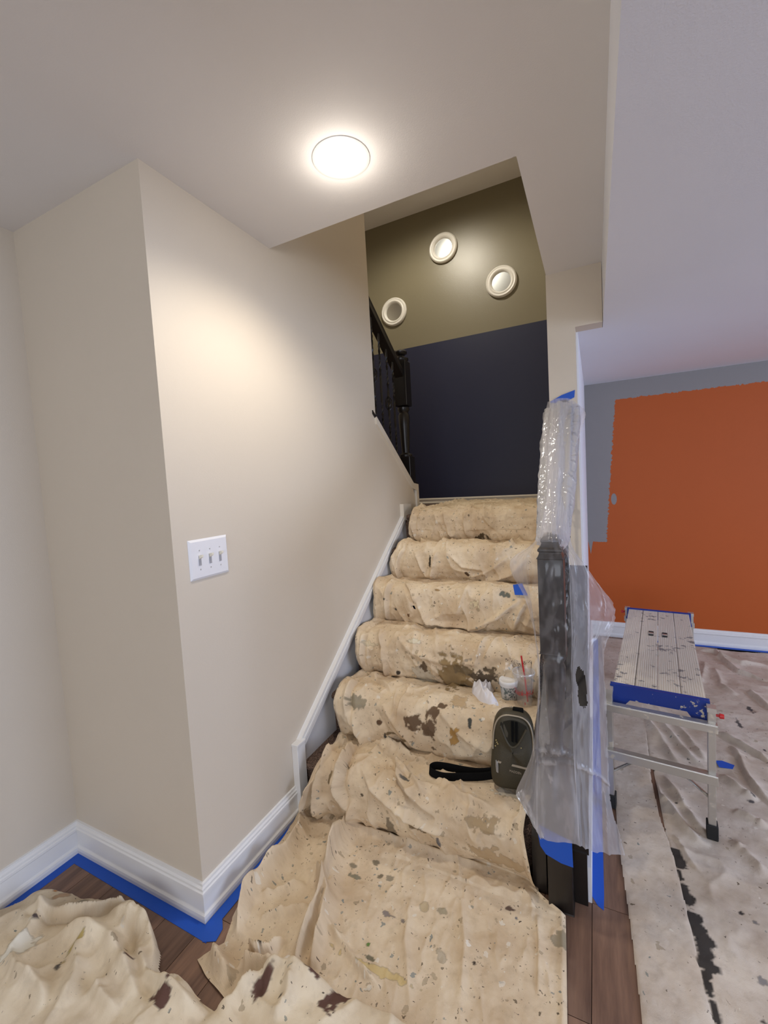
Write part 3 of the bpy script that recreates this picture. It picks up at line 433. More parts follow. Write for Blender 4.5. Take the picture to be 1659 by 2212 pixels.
# ------------------------------------------------------------------ upper black railing
O2 = Vector((-1.325, 3.14, 1.49))
ur = empty('upper_railing', O2); tag(ur, 'black railing with twisted iron balusters above the sloped wall on the upper flight', 'railing')
def nb(name, prof=None, box=None):
    bb = MB()
    if prof: bb.lathe([(r, z - O2.z) for r, z in prof], n=24)
    if box: bb.box((-.052, -.052, box[0] - O2.z), (.052, .052, box[1] - O2.z))
    return bb.build(name, M_black, ur, bevel=.004 if box else 0)
nb('newel_base_block', box=(1.49, 1.70))
nb('newel_shaft', prof=[(.05, 1.70), (.052, 1.715), (.03, 1.73), (.034, 1.80), (.042, 1.95), (.044, 2.02), (.034, 2.04), (.046, 2.06), (.046, 2.08), (.03, 2.09)])
nb('newel_upper_block', box=(2.09, 2.43))
nb('newel_finial', prof=[(.052, 2.43), (.058, 2.44), (.058, 2.452), (.03, 2.462), (.026, 2.475), (.048, 2.49), (.05, 2.503), (.03, 2.518), (0, 2.524)])
rail([(-1.325, 3.09, 2.345), (-1.325, 2.45, 2.80)], .033, .042, 'handrail', M_black, ur, O2)
for i, y in enumerate((2.55, 2.655, 2.76, 2.872, 2.97)):
    zb = 1.93 - (y - 2.55) * .755; zt = 2.385 + (3.05 - y) * .71 - .045
    baluster(-1.325, y, zb, zt, i in (1, 3), ur, O2)

# ------------------------------------------------------------------ ceiling downlight
dl = empty('downlight', (-.723, 1.30, HC)); tag(dl, 'lit round recessed downlight in the beige ceiling above the stair foot', 'ceiling light')
MB().lathe([(.095, 0), (.094, -.002), (.084, -.004), (.074, -.005), (.070, .0), (.064, .03), (.062, .05)]).build('trim_ring', M_trim, dl)
Mb = mat('lit_bulb', (1, 1, 1), .4); pb = Mb.node_tree.nodes['Principled BSDF']; pb.inputs['Emission Color'].default_value = (1, .93, .83, 1); pb.inputs['Emission Strength'].default_value = 9
MB().lathe([(.0, -.030), (.022, -.028), (.042, -.022), (.060, -.012), (.072, -.006), (.074, .004)]).build('bulb', Mb, dl)

up = empty('stairwell_downlight', (-1.31, 3.30, HU)); tag(up, 'recessed downlight high over the stair landing', 'ceiling light')
MB().lathe([(.094, 0), (.096, -.004), (.090, -.007), (.074, -.005), (.070, .0)]).build('trim_ring', M_trim, up)
MB().lathe([(.0, -.006), (.04, -.006), (.074, -.003)]).build('bulb', Mb, up)
# ------------------------------------------------------------------ round mirrors
M_mirror = mat('mirror_glass', (.88, .92, .92), .25, 1.0); M_frame = mat('mirror_frame_white', (.76, .73, .66), .4)
for x, z, lb in ((-1.300, 3.800, 'highest of the three round white framed mirrors, its glass catching the lamp'),
                 (-.750, 3.338, 'right of the three round white framed mirrors on the olive wall'),
                 (-1.868, 3.305, 'lowest left round white framed mirror, beside the black handrail')):
    t = empty('round_mirror', (x, YB, z)); tag(t, lb, 'mirror', 'round mirrors on the olive stairwell wall')
    Mx = Matrix.Rotation(math.radians(90), 4, 'X')
    MB().lathe([(.142, .001), (.145, .012), (.142, .026), (.132, .034), (.122, .030), (.116, .030), (.108, .036), (.100, .034), (.092, .022), (.088, .012)], Mx, 64).build('frame', M_frame, t)
    MB().lathe([(0.0, .013), (.05, .013), (.090, .012)], Mx, 48).build('glass', M_mirror, t)

# ------------------------------------------------------------------ light switches
sw = empty('switch_plate', (XL_, 1.118, 1.268)); tag(sw, 'white three gang light switch plate on the beige wall left of the stairs', 'light switch')
M_plate = mat('switch_white', (.80, .80, .82), .3); M_tog = mat('switch_cream', (.80, .76, .62), .35)
pl = [(-.088, -.072), (.088, -.072), (.088, .072), (-.088, .072)]
b = MB(); ins = .008
v0 = [(0.0005, y, z) for y, z in pl]; v1 = [(.007, y - math.copysign(ins, y), z - math.copysign(ins, z)) for y, z in pl]
b.add(v0 + v1, [(4, 5, 6, 7)] + [(i, (i + 1) % 4, (i + 1) % 4 + 4, i + 4) for i in range(4)]); b.build('plate', M_plate, sw)
for k in (-1, 0, 1):
    o = MB().box((.007, -.0055, -.020), (.008, .0055, .016)).build('slot', mat('slot_grey', (.42, .41, .42), .5), sw); o.location = (0, k * .046, -.002)
    o = MB().prism([(.007, .001), (.007, .014), (.021, .017), (.021, .009)], 'y', -.0042, .0042).build('toggle', M_tog, sw); o.location = (0, k * .046, 0)
    for zz in (.032, -.036):
        o = MB().lathe([(.0028, 0), (.002, .0012), (0, .0014)], Matrix.Rotation(math.radians(90), 4, 'Y'), 12).build('screw', mat('screw_grey', (.5, .5, .5), .3, .5), sw); o.location = (.007, k * .046, zz)

# ------------------------------------------------------------------ blue tape
def tape(name, poly, z, lb, grp=None, th=.0012):
    b = MB().prism(poly, 'z', z, z + th); o = b.build(name, M_tape); return tag(o, lb, 'tape', grp)
tape('masking_tape', [(-2.015, -.6), (-1.975, -.6), (-1.975, .915), (-2.015, .952)], 0, 'blue tape strip along the floor under the leftmost baseboard')
tape('masking_tape', [(-2.015, .952), (-1.975, .915), (-1.200, .908), (-1.255, .952)], 0, 'blue tape strip along the floor below the short wall that faces the room')
tape('masking_tape', [(-1.253, .952), (-1.215, .905), (-1.175, .925), (-1.185, .965), (-1.213, .990), (-1.217, 1.50), (-1.253, 1.50)], .0014, 'blue tape strip along the floor from the outside corner to the stair foot')
tape('masking_tape', [(-.040, 1.575), (-.022, 1.545), (-.004, 1.535), (-.002, 1.6), (-.004, 4.2), (-.040, 4.2)], 0, 'blue tape strip on the brown planks along the outer side of the stairs')
tape('masking_tape', [(.25, 4.262), (1.9, 4.262), (1.9, 4.298), (.25, 4.298)], 0.001, 'blue tape along the baseboard of the orange wall')

# ------------------------------------------------------------------ drop cloths
PR = np.array(PROF); seg = np.hypot(*np.diff(PR, axis=0).T); SS = np.r_[0, np.cumsum(seg)]
def runner():
    ns, nx = 1300, 320
    s = np.linspace(0, SS[-1], ns); y = np.interp(s, SS, PR[:, 0]); z = np.interp(s, SS, PR[:, 1])
    ker = np.hanning(7); ker /= ker.sum()
    ys = np.convolve(np.pad(y, 3, 'edge'), ker, 'valid'); zs = np.convolve(np.pad(z, 3, 'edge'), ker, 'valid')
    ty, tz = np.gradient(ys), np.gradient(zs); L = np.hypot(ty, tz); ny, nz = -tz / L, ty / L
    ker = np.hanning(15); ker /= ker.sum(); ny = np.convolve(np.pad(ny, 7, 'edge'), ker, 'valid'); nz = np.convolve(np.pad(nz, 7, 'edge'), ker, 'valid')
    lf = [(0, -.90), (.25, -.94), (.285, -1.12)] + [(b_, a_) for a_, b_ in LEFT[4:-1] ] + [(SS[-1], -1.21)]
    lf = np.array(sorted(lf)); xl = np.interp(s, lf[:, 0], lf[:, 1]); xl = np.maximum(xl, -1.252 if True else xl)
    rt = np.array(sorted([(b_, a_) for a_, b_ in RIGHT] + [(0, -.099), (1.4, -.250), (2.9, -.245), (3.3, -.225), (SS[-1], -.225)])); xr = np.interp(s, rt[:, 0], rt[:, 1])
    u = np.linspace(0, 1, nx)[None, :]
    X = xl[:, None] * (1 - u) + xr[:, None] * u; S = np.repeat(s[:, None], nx, 1)
    D = folds(X, S, FOLDS); e0 = np.clip((X - xl[:, None]) / .05, 0, 1); D *= np.where(S < 1.3, 1.55, 1.15) * (1 - (1 - e0) * .75 * (S < 1.0)); lean = D * e0
    # riser faces sag irregularly; hollows sit back
    D += .012 * fbm(X * 5, S * 6 + 3, 3) * (1 + (S > 1)) + .004 * np.abs(fbm(X * 14, S * 11, 3))
    rid = 1 - np.abs(fbm(X * 7 + S * 2.2, S * 4 - X * 2, 3)) * 2.6; D += .012 * np.clip(rid, 0, 1) ** 3 * (S > .9)
    rid2 = 1 - np.abs(fbm(X * 3 - S * 1.2 + 40, S * 2.5 + X * 1.5, 3)) * 3; D += .013 * np.clip(rid2, 0, 1) ** 3 * (S > 1.2)
    fine = 1 - np.abs(fbm(X * 13 + S * 5, S * 6 - X * 5, 3)) * 3; D += .0035 * np.clip(fine, 0, 1) ** 2
    D += (S > 3.75) * .006 * np.clip(1 - np.abs(fbm(X * 10, S * 22, 2)) * 3, 0, 1)
    D += .0016 * fbm(X * 40, S * 40, 3)
    el = (X - xl[:, None]); hw = .062 + .03 * fbm(S * 5, S * 0 + 2.2, 2); D += .009 * np.clip((hw - el) / .012, 0, 1) * (S > .45) - .006 * np.exp(-np.clip(el - hw, 0, 1) / .006) * (el > hw) * (S > .45); D += .010 * np.exp(-((el - .018) / .012) ** 2) * (S > .5); D += .007 * np.exp(-((xr[:, None] - X - .012) / .01) ** 2) * (S < 1.5)
    flat = (S < .95); D = np.where(flat, np.maximum(D, -.002), D)
    D = np.where(~flat, np.maximum(D, -.016), D)
    P = np.stack([X - .40 * np.clip(lean, 0, .05) * (X > xl[:, None] + .02) * np.clip(1 - (S - 1.2) * 2, .35, 1), ys[:, None] + ny[:, None] * D, zs[:, None] + nz[:, None] * D], -1)
    # curve the sheet round the black stringer at the foot
    up = np.clip((S - .85) / .2, 0, 1) * np.clip((1.35 - S) / .2, 0, 1) * np.exp(-(xr[:, None] - X) / .03)
    P[..., 1] -= up * .03
    P[..., 2] = np.maximum(P[..., 2], .003)
    ST = stainmap(X, S, STAINS, None)
    return grid('drop_cloth', P, M_canvas, attrs={'stain': ST}, uv=np.stack([X, S], -1))
tag(runner(), 'paint spattered canvas drop cloth running down all the stairs onto the floor', 'drop cloth')
def inside(X, Y, poly):
    c = np.zeros(X.shape, bool); n = len(poly)
    for i in range(n):
        (x0, y0), (x1, y1) = poly[i], poly[(i + 1) % n]
        if y0 == y1: continue
        c ^= ((y0 > Y) != (y1 > Y)) & (X < (x1 - x0) * (Y - y0) / (y1 - y0) + x0)
    return c
def edist(X, Y, poly):
    D = np.full(X.shape, 9.); n = len(poly)
    for i in range(n):
        a = np.array(poly[i]); b_ = np.array(poly[(i + 1) % n]); d = b_ - a; t = np.clip(((X - a[0]) * d[0] + (Y - a[1]) * d[1]) / (d @ d + 1e-9), 0, 1)
        D = np.minimum(D, np.hypot(X - a[0] - t * d[0], Y - a[1] - t * d[1]))
    return D
def heap(name, poly, F, ST, m, res=.006, z0=.004, hmax=.03, rough=.012, scale=1.0, zfun=None, edge=.03):
    p = np.array(poly); x = np.arange(p[:, 0].min(), p[:, 0].max() + res, res); y = np.arange(p[:, 1].min(), p[:, 1].max() + res, res)
    X, Y = np.meshgrid(x, y, indexing='ij'); wx = X + .02 * scale * fbm(X * 6 / scale, Y * 6 / scale, 3); wy = Y + .02 * scale * fbm(X * 6 / scale + 50, Y * 6 / scale, 3)
    ins = inside(X, Y, poly); d = edist(X, Y, poly); sd = np.where(ins, d, -d)
    h = hmax * (1 - np.exp(-np.clip(sd, 0, 9) / edge)) + folds(wx, wy, F, max(.004, res * 1.8))
    h += rough * np.clip(1 - np.abs(fbm(wx * 4 / scale, wy * 4 / scale, 3)) * 2.4, 0, 1) ** 2 + rough * .7 * fbm(wx * 7 / scale, wy * 7 / scale, 3) + .0015 * fbm(X * 45, Y * 45, 2)
    h = np.maximum(h, 0) * np.clip(.25 + sd / (edge * .6), 0, 1)
    Z = z0 + h
    if zfun is not None: Z = Z + zfun(X, Y)
    ok = sd > -res * .5; mk = ok[:-1, :-1] & ok[1:, :-1] & ok[1:, 1:] & ok[:-1, 1:]
    a = {'stain': stainmap(X, Y, ST, None)} if ST is not None else None
    return grid(name, np.stack([X, Y, Z], -1), m, attrs=a, uv=np.stack([X, Y], -1) , mask=mk)
tag(heap('drop_cloth', HEAP, HFOLDS, HSTAINS, M_canvas3, hmax=.035, rough=.02, res=.005), 'crumpled canvas drop cloth heaped at the lower left with dark red paint stains', 'drop cloth')
# adjoining room: two canvases lying side by side
gap = sorted([(g[1], g[0]) for g in GAP]); ga = lambda y: float(np.interp(y, [g[0] for g in gap], [g[1] for g in gap]))
A_poly = [(.075, .9), (.084, 1.236), (.074, 1.5), (.058, 1.79), (.045, 2.3), (.03, 3.0), (.02, 4.24), (.26, 4.24), (.245, 3.0)] + [(ga(y), y) for y in (2.8, 2.3, 2.05, 1.9, 1.7, 1.5, 1.38, 1.296)] + [(.262, .9)]
hA = heap('drop_cloth', A_poly, [], [], M_canvas2, hmax=.003, rough=.002, z0=.0065, edge=.006, res=.003)
tag(hA, 'narrow flat canvas drop cloth lying next to the bare brown planks', 'drop cloth')
rb = []
for y in np.arange(.9, 2.6, .008):
    k = [(2.28, 2.50, .010), (1.82, 1.895, .026), (1.76, 1.80, .008), (1.665, 1.745, .022), (1.445, 1.635, .034), (1.375, 1.44, .014), (1.31, 1.36, .016), (1.1, 1.25, .006), (2.0, 2.25, .004)]
    for a0, a1, w_ in k:
        if a0 < y < a1: rb.append((ga(y) + w_ * .5, y, w_ * (.8 + .8 * abs(float(vnoise(np.array(y * 30), np.array(.5))))), .010, (30, 28, 30), .5))
B_poly = [(.235, .9), (2.4, .9), (2.4, 4.235), (1.15, 4.25), (1.0, 4.20), (.6, 4.26), (.22, 4.24)]
hB = heap('drop_cloth', B_poly, RFOLDS, RSTAINS + rb, M_canvas2, hmax=.003, rough=.007, z0=.002, edge=.01, res=.0055)
tag(hB, 'wide wrinkled canvas drop cloth under the work platform in front of the orange wall', 'drop cloth')

# ------------------------------------------------------------------ work platform
wp = empty('work_platform', (.221, 2.093, 0), math.radians(-6.5)); tag(wp, 'paint covered aluminium folding work platform with blue end caps', 'work platform')
def paintedmetal(name, base, rough, metal, pc, th, sc=26):
    m = mat(name, base, rough, metal); n = N(m); v = n.coord('Object', (1, 1, 1)); f = n.noise(v, sc, 6, .7); g = n.noise(v, 5, 3)
    k = n.ramp(n.math('ADD', f, n.math('MULTIPLY', n.math('SUBTRACT', g, .5), .5)), th, th + .04)
    n.link(n.mix(k, base, pc), n.p.inputs['Base Color']); n.link(n.math('MULTIPLY', n.math('SUBTRACT', 1, k), metal), n.p.inputs['Metallic']); n.bump(f, .3, .001); return m
M_deck = paintedmetal('deck_metal', (.26, .25, .24), .6, .2, lin((214, 205, 190)), .36)
M_blue = paintedmetal('blue_plastic', lin((16, 52, 140)), .4, 0, lin((210, 200, 176)), .66, 30)
M_leg = paintedmetal('leg_metal', (.58, .56, .52), .36, .8, lin((205, 195, 178)), .62, 34)
W2, LD, ZD = .168, 1.20, .553
for i in range(4):      # four deck panels with ribs
    x0 = -W2 + i * W2 / 2; b = MB().box((x0 + .0015, 0, ZD - .03), (x0 + W2 / 2 - .0015, LD, ZD))
    o = b.build('deck_panel', M_deck, wp)
    rb_ = MB()
    for q in range(9): xx = x0 + .008 + q * .0085; rb_.prism([(xx - .0018, ZD - .001), (xx, ZD + .0012), (xx + .0018, ZD - .001)], 'y', .004, LD - .004)
    tag(rb_.build('ribs', M_deck, o), kind='stuff')
for x in (-.033, .033):
    o = MB().box((x - .012, .70, ZD + .0025), (x + .012, .775, ZD + .0035)).build('hand_slot', M_rubber, wp)
    MB().prism([(x - .012, ZD + .0035), (x + .012, ZD + .0035), (x + .009, ZD + .008), (x - .009, ZD + .008)], 'y', .72, .738).build('latch', M_chrome, o)
for y0, y1 in ((-.022, -.001), (LD + .001, LD + .022)):
    prof = [(-W2 - .008, ZD + .003), (W2 + .008, ZD + .003), (W2 + .008, ZD - .055), (W2 + .014, ZD - .078), (W2 - .012, ZD - .086), (W2 - .045, ZD - .084), (W2 - .065, ZD - .055), (-W2 + .065, ZD - .055), (-W2 + .045, ZD - .080), (-W2 - .004, ZD - .080), (-W2 - .016, ZD - .062), (-W2 - .008, ZD - .048)]
    MB().prism(prof, 'y', y0, y1).build('end_cap', M_blue, wp, bevel=.002)
for sy, yy in ((0, -.055), (1, LD + .055)):
    for sx in (-1, 1):
        lg = MB().box((sx * (W2 + .012) - .013, yy - .010, .045), (sx * (W2 + .012) + .013, yy + .026, ZD - .005)).build('leg', M_leg, wp, bevel=.002)
        MB().box((sx * (W2 + .012) - .019, yy - .016, .006), (sx * (W2 + .012) + .019, yy + .030, .066)).build('rubber_foot', M_rubber, lg, bevel=.003)
        MB().box((sx * (W2 + .012) - .015, yy - .012, ZD - .022), (sx * (W2 + .012) + .015, yy + .028, ZD - .004)).build('cap', M_chrome, lg)
    for z, hh in ((.472, .030), (.262, .036)):
        MB().box((-W2 - .03, yy - .028, z - hh / 2), (W2 + .03, yy - .0105, z + hh / 2)).box((-W2 - .03, yy - .028, z + hh / 2), (W2 + .03, yy + .004, z + hh / 2 + .003)).build('rung', M_leg, wp, bevel=.002)
    for sx in (-1, 1):
        MB().tube([(sx * (W2 + .0), yy + .012, .17), (sx * (W2 - .125), yy + .012, .272)], .010, 8, flat=.5).build('brace', M_leg, wp)
MB().tube([(W2 + .025, -.045, .515), (W2 + .036, -.045, .515), (W2 + .038, -.045, .515), (W2 + .052, -.045, .515)], [.005, .005, .010, .009], 12).build('knob', M_red, wp)
MB().tube([(-W2 - .025, LD + .06, .515), (-W2 - .034, LD + .06, .515), (-W2 - .036, LD + .06, .515), (-W2 - .050, LD + .06, .515)], [.005, .005, .010, .009], 12).build('knob', M_red, wp)

# ------------------------------------------------------------------ plastic sheeting over the rail
def at(u, v, Y):
    d = RM @ np.array([(u - 829.5) / FPX, 1, -(v - 1106) / FPX]); t = Y / d[1]; return (d[0] * t, Y, 1.5 + d[2] * t)
SH = [[(1183, 868, 2.52), (1190, 866, 2.50), (1198, 862, 2.49), (1215, 860, 2.49), (1232, 862, 2.50), (1250, 875, 2.52), (1262, 884, 2.53)],
      [(1172, 930, 2.30), (1180, 930, 2.28), (1193, 930, 2.23), (1212, 930, 2.23), (1230, 930, 2.28), (1246, 930, 2.31), (1264, 905, 2.36)],
      [(1177, 1000, 2.05), (1181, 1000, 2.03), (1188, 1000, 1.98), (1207, 1000, 1.98), (1222, 1000, 2.02), (1230, 998, 2.05), (1237, 985, 2.08)],
      [(1175, 1080, 1.85), (1178, 1080, 1.83), (1184, 1080, 1.78), (1200, 1080, 1.78), (1214, 1080, 1.81), (1222, 1080, 1.84), (1230, 1080, 1.88)],
      [(1160, 1162, 1.60), (1166, 1156, 1.56), (1172, 1150, 1.45), (1200, 1150, 1.43), (1210, 1154, 1.47), (1222, 1160, 1.53), (1234, 1172, 1.58)],
      [(1102, 1215, 1.60), (1132, 1212, 1.54), (1153, 1208, 1.44), (1217, 1208, 1.43), (1238, 1210, 1.48), (1260, 1218, 1.54), (1282, 1248, 1.60)],
      [(1134, 1296, 1.57), (1146, 1300, 1.52), (1154, 1300, 1.44), (1220, 1300, 1.43), (1247, 1300, 1.49), (1287, 1300, 1.57), (1326, 1306, 1.64)],
      [(1154, 1365, 1.55), (1157, 1365, 1.51), (1161, 1365, 1.44), (1224, 1365, 1.43), (1250, 1370, 1.48), (1290, 1362, 1.56), (1328, 1352, 1.64)],
      [(1163, 1440, 1.53), (1166, 1440, 1.49), (1169, 1440, 1.44), (1226, 1440, 1.43), (1243, 1440, 1.46), (1275, 1425, 1.54), (1306, 1405, 1.60)],
      [(1160, 1530, 1.53), (1164, 1530, 1.48), (1169, 1530, 1.44), (1228, 1530, 1.43), (1248, 1530, 1.46), (1285, 1530, 1.53), (1311, 1515, 1.58)],
      [(1148, 1630, 1.54), (1158, 1625, 1.48), (1170, 1620, 1.44), (1230, 1620, 1.43), (1250, 1622, 1.46), (1285, 1630, 1.51), (1318, 1655, 1.55)],
      [(1116, 1706, 1.53), (1146, 1715, 1.47), (1172, 1715, 1.44), (1235, 1718, 1.43), (1256, 1720, 1.46), (1290, 1728, 1.50), (1324, 1742, 1.53)],
      [(1117, 1722, 1.52), (1146, 1766, 1.46), (1174, 1812, 1.44), (1238, 1822, 1.43), (1268, 1832, 1.45), (1305, 1842, 1.49), (1352, 1847, 1.52)]]
def catmull(A, n):     # A (k, ..., 3) -> n samples on axis 0
    k = len(A); t = np.linspace(0, k - 1, n); i = np.clip(t.astype(int), 0, k - 2); f = (t - i).reshape(-1, *([1] * (A.ndim - 1)))
    g = lambda j: A[np.clip(j, 0, k - 1)]
    p0, p1, p2, p3 = g(i - 1), g(i), g(i + 1), g(i + 2)
    return .5 * ((2 * p1) + (-p0 + p2) * f + (2 * p0 - 5 * p1 + 4 * p2 - p3) * f * f + (-p0 + 3 * p1 - 3 * p2 + p3) * f ** 3)
G = np.array([[at(*c) for c in row] for row in SH]); NU, NV = 240, 130
G = catmull(G, NU); G = catmull(G.transpose(1, 0, 2), NV).transpose(1, 0, 2)
uu, vv = np.meshgrid(np.linspace(0, 12, NU), np.linspace(0, 6, NV), indexing='ij')
nd = .006 * np.clip(1 - np.abs(fbm(vv * 1.6 + uu * .35, uu * .6, 3)) * 2.6, 0, 1) ** 2 + .004 * fbm(vv * 3, uu * 1.2, 3) + .0045 * np.exp(-((uu - 9.9 - .08 * vv + .1 * np.sin(vv)) / .05) ** 2)
nd += .004 * np.exp(-((uu - 10.15 - .05 * vv) / .04) ** 2)
wl = np.clip((uu - 3.2), 0, 1); G[..., 1] -= nd * (.4 + wl); G[..., 0] += nd * .5 * np.clip(vv - 3.6, 0, 1)
G[..., 1] += .02 * fbm(vv * 1.1, uu * .8, 2) * (np.clip(vv - 4, 0, 1) + np.clip(1.6 - vv, 0, 1)) * wl
cu, cv = uu[:-1, :-1], vv[:-1, :-1]
hn = fbm(cu * 4, cv * 4, 3)
hole = (((cu - 8.52) / .50) ** 2 + ((cv - 4.30 + (cu - 8.5) * -.12) / .27) ** 2 + hn * .9) < 1
edge_r = (cv > 5.86 + .12 * fbm(cu * 5, cv * 0, 3)) ; 
mk = ~hole & ~edge_r
clr = np.exp(-np.clip(np.abs(vv - 2.45) - .75, 0, 9) ** 2 / .08)          # tight against the post: nearly clear
tr_ = .64 + .02 * vv * 0 - .10 * np.clip(uu - 9.5, 0, 1)
tr_ = tr_ + clr * np.interp(uu, [0, 4, 4.6, 8.2, 9, 10.2, 10.8, 12], [0, 0, .33, .33, .20, .12, -.06, -.10])
tr_ -= .25 * (nd > .007) + .10 * np.clip(fbm(vv * 5, uu * 3, 3) * 3, 0, 1)
tr_ -= .28 * np.exp(-((vv - 1.62) / .04) ** 2) * (uu > 4.5) + .35 * np.exp(-((vv - 3.38) / .035) ** 2) * (uu > 4.8)
hz = np.repeat(np.clip(tr_, .1, .96)[..., None], 4, -1)
sheet = grid('plastic_sheet', G, M_film, mask=mk, attrs={'haze': hz})
tag(sheet, 'translucent plastic sheeting draped over the newel post and handrail, torn open at one side', 'plastic sheet')
# bunched layer wrapped tightly round the rail
pts = [(-.148, 2.525, 1.822), (-.144, 2.3, 1.685), (-.143, 2.05, 1.515), (-.142, 1.85, 1.375), (-.138, 1.65, 1.27), (-.136, 1.50, 1.275)]
ctr = catmull(np.array(pts), 160); a_ = np.linspace(0, 2 * math.pi, 65); P = np.zeros((160, 65, 3))
for i in range(160):
    t = i / 159; w_ = .052 * (1 - t) ** .6 + .030; h_ = .055 * (1 - t * .4)
    rr = 1 + .20 * np.clip(1 - np.abs(fbm(np.cos(a_) * 3 + 9, np.sin(a_) * 3 + t * 1.2, 3)) * 3, 0, 1) + .12 * fbm(np.cos(a_) * 6 + 3, np.sin(a_) * 6 + t * 14, 3)
    P[i, :, 0] = ctr[i, 0] + w_ * rr * np.cos(a_) + .0; P[i, :, 1] = ctr[i, 1] - .35 * h_ * np.sin(a_) * rr; P[i, :, 2] = ctr[i, 2] + h_ * np.sin(a_) * rr
wrap = grid('bunched_wrap', P, M_film_thick); wrap.parent = sheet
# ragged corner pulled to the left over the step
T = [at(1114, 1716, 1.515), at(1128, 1704, 1.51), at(1176, 1808, 1.44), at(1168, 1812, 1.44)]
tp = np.array(T); P = np.zeros((40, 12, 3))
for i, u in enumerate(np.linspace(0, 1, 40)):
    for j, v in enumerate(np.linspace(0, 1, 12)):
        e0 = tp[0] * (1 - u) + tp[3] * u; e1 = tp[1] * (1 - u) + tp[2] * u; P[i, j] = e0 * (1 - v) + e1 * v; P[i, j, 1] -= .004 * math.sin(j * 2.4) + .003 * math.sin(u * 20 + j)
o = grid('bunched_hem', P, M_film_thick); o.parent = sheet
o = MB().prism([(-.211, 1.860), (-.208, 1.897), (-.150, 1.924), (-.084, 1.942), (-.088, 1.904), (-.150, 1.880), (-.190, 1.858)], 'y', YW - .005, YW - .002).build('masking_tape', M_tape)
tag(o, 'blue tape piece holding the plastic against the beige wall end', 'tape')
o = MB().prism([(-.207, .300), (-.095, .272), (-.093, .182), (-.130, .184), (-.178, .200), (-.196, .225)], 'y', 1.4685, 1.4715).build('masking_tape', M_tape)
tag(o, 'blue tape piece holding the plastic to the front of the newel base', 'tape')

# ------------------------------------------------------------------ loose bits of tape on the cloths
def chip(poly3, lb, nm='tape_scrap', m=None):
    b = MB(); n = len(poly3); top = [(x, y, z + .002) for x, y, z in poly3]
    b.add(list(poly3) + top, [tuple(range(n - 1, -1, -1)), tuple(range(n, 2 * n))] + [(i, (i + 1) % n, (i + 1) % n + n, i + n) for i in range(n)])
    return tag(b.build(nm, m or M_tape), lb, 'tape')
chip([(.520, 2.52, .012), (.575, 2.525, .012), (.590, 2.56, .012), (.545, 2.58, .012), (.515, 2.57, .012)], 'blue tape scrap lying on the canvas right of the work platform')
sc_ = [at(1108, 1264, 2.33), at(1128, 1261, 2.33), at(1140, 1286, 2.32), at(1112, 1285, 2.32)]
chip(sc_, 'blue tape scrap on the draped stairs left of the newel post')
sc_ = [at(981, 1796, 1.50), at(990, 1794, 1.50), at(995, 1808, 1.50), at(988, 1818, 1.50), at(981, 1808, 1.50)]
chip(sc_, 'small blue tape scrap on the front of the lowest draped step')
chip([at(891, 1309, 2.05), at(895, 1309, 2.05), at(898, 1316, 2.05), at(894, 1315, 2.05)], 'tiny blue tape scrap on the third draped step')

# ------------------------------------------------------------------ things on the stairs
ZT = .447
# tub
tb = empty('plastic_tub', (-.386, 2.010, ZT)); tb.scale = (1.04, 1.04, 1.3); tag(tb, 'small round tub with white lid standing left of the clear cup', 'tub')
def label_mat():
    m = mat('tub_label', (.5, .5, .5), .4); n = N(m); v = n.coord('Object', (1, 1, 1)); f = n.noise(v, 60, 5, .7); g = n.noise(v, 130, 2)
    c = n.mix(n.ramp(f, .42, .55), lin((96, 110, 108)), lin((205, 204, 200))); c = n.mix(n.ramp(g, .6, .64), c, lin((60, 78, 82))); n.link(c, n.p.inputs['Base Color']); return m
M_lid = mat('lid_white', (.80, .79, .77), .3)
MB().lathe([(0, .001), (.031, .001), (.033, .004), (.038, .058)], n=40).build('tub_body', label_mat(), tb)
MB().lathe([(.038, .056), (.0405, .057), (.0415, .060), (.0415, .066), (.0425, .067), (.0425, .074), (.040, .0775), (.036, .0765), (.034, .075), (0, .0755)], n=40).build('lid', M_lid, tb)
# cup
M_clear = film('clear_plastic_cup', .80, (.85, .85, .85), .003, 40, .10)
cu_ = empty('clear_cup', (-.312, 1.985, ZT)); cu_.scale = (1.1, 1.1, 1.35); tag(cu_, 'empty clear drinking cup with red straw and red script, beside the white lidded tub', 'cup')
MB().lathe([(0, .002), (.026, .002), (.029, .004), (.031, .02), (.040, .108), (.042, .110), (.0425, .113), (.040, .115)], n=48).build('cup_body', M_clear, cu_)
MB().lathe([(.043, .107), (.045, .110), (.045, .118), (.042, .121), (.039, .117), (.034, .118), (.006, .119)], n=48).build('lid', M_clear, cu_)
MB().lathe([(.0455, .1165), (.0462, .1175), (.0455, .119), (.0445, .1175), (.0455, .1165)], n=48).build('rim', film('cup_rim', .35, (.85, .85, .85)), cu_)
MB().tube([(.012, .006, .012), (.004, .002, .10), (-.002, -.001, .14), (-.006, -.003, .172)], .0034, 10).build('straw', M_red, cu_)
for q in range(5):
    a0 = -1.05; MB().tube([(.0375 * math.cos(a0 + t) * (1 + q * .012), .0375 * math.sin(a0 + t) * (1 + q * .012), .050 + q * .011) for t in np.linspace(0, .32, 6)], .0006, 5).build('measure_mark', mat('mark_grey', (.2, .2, .2), .5), cu_)
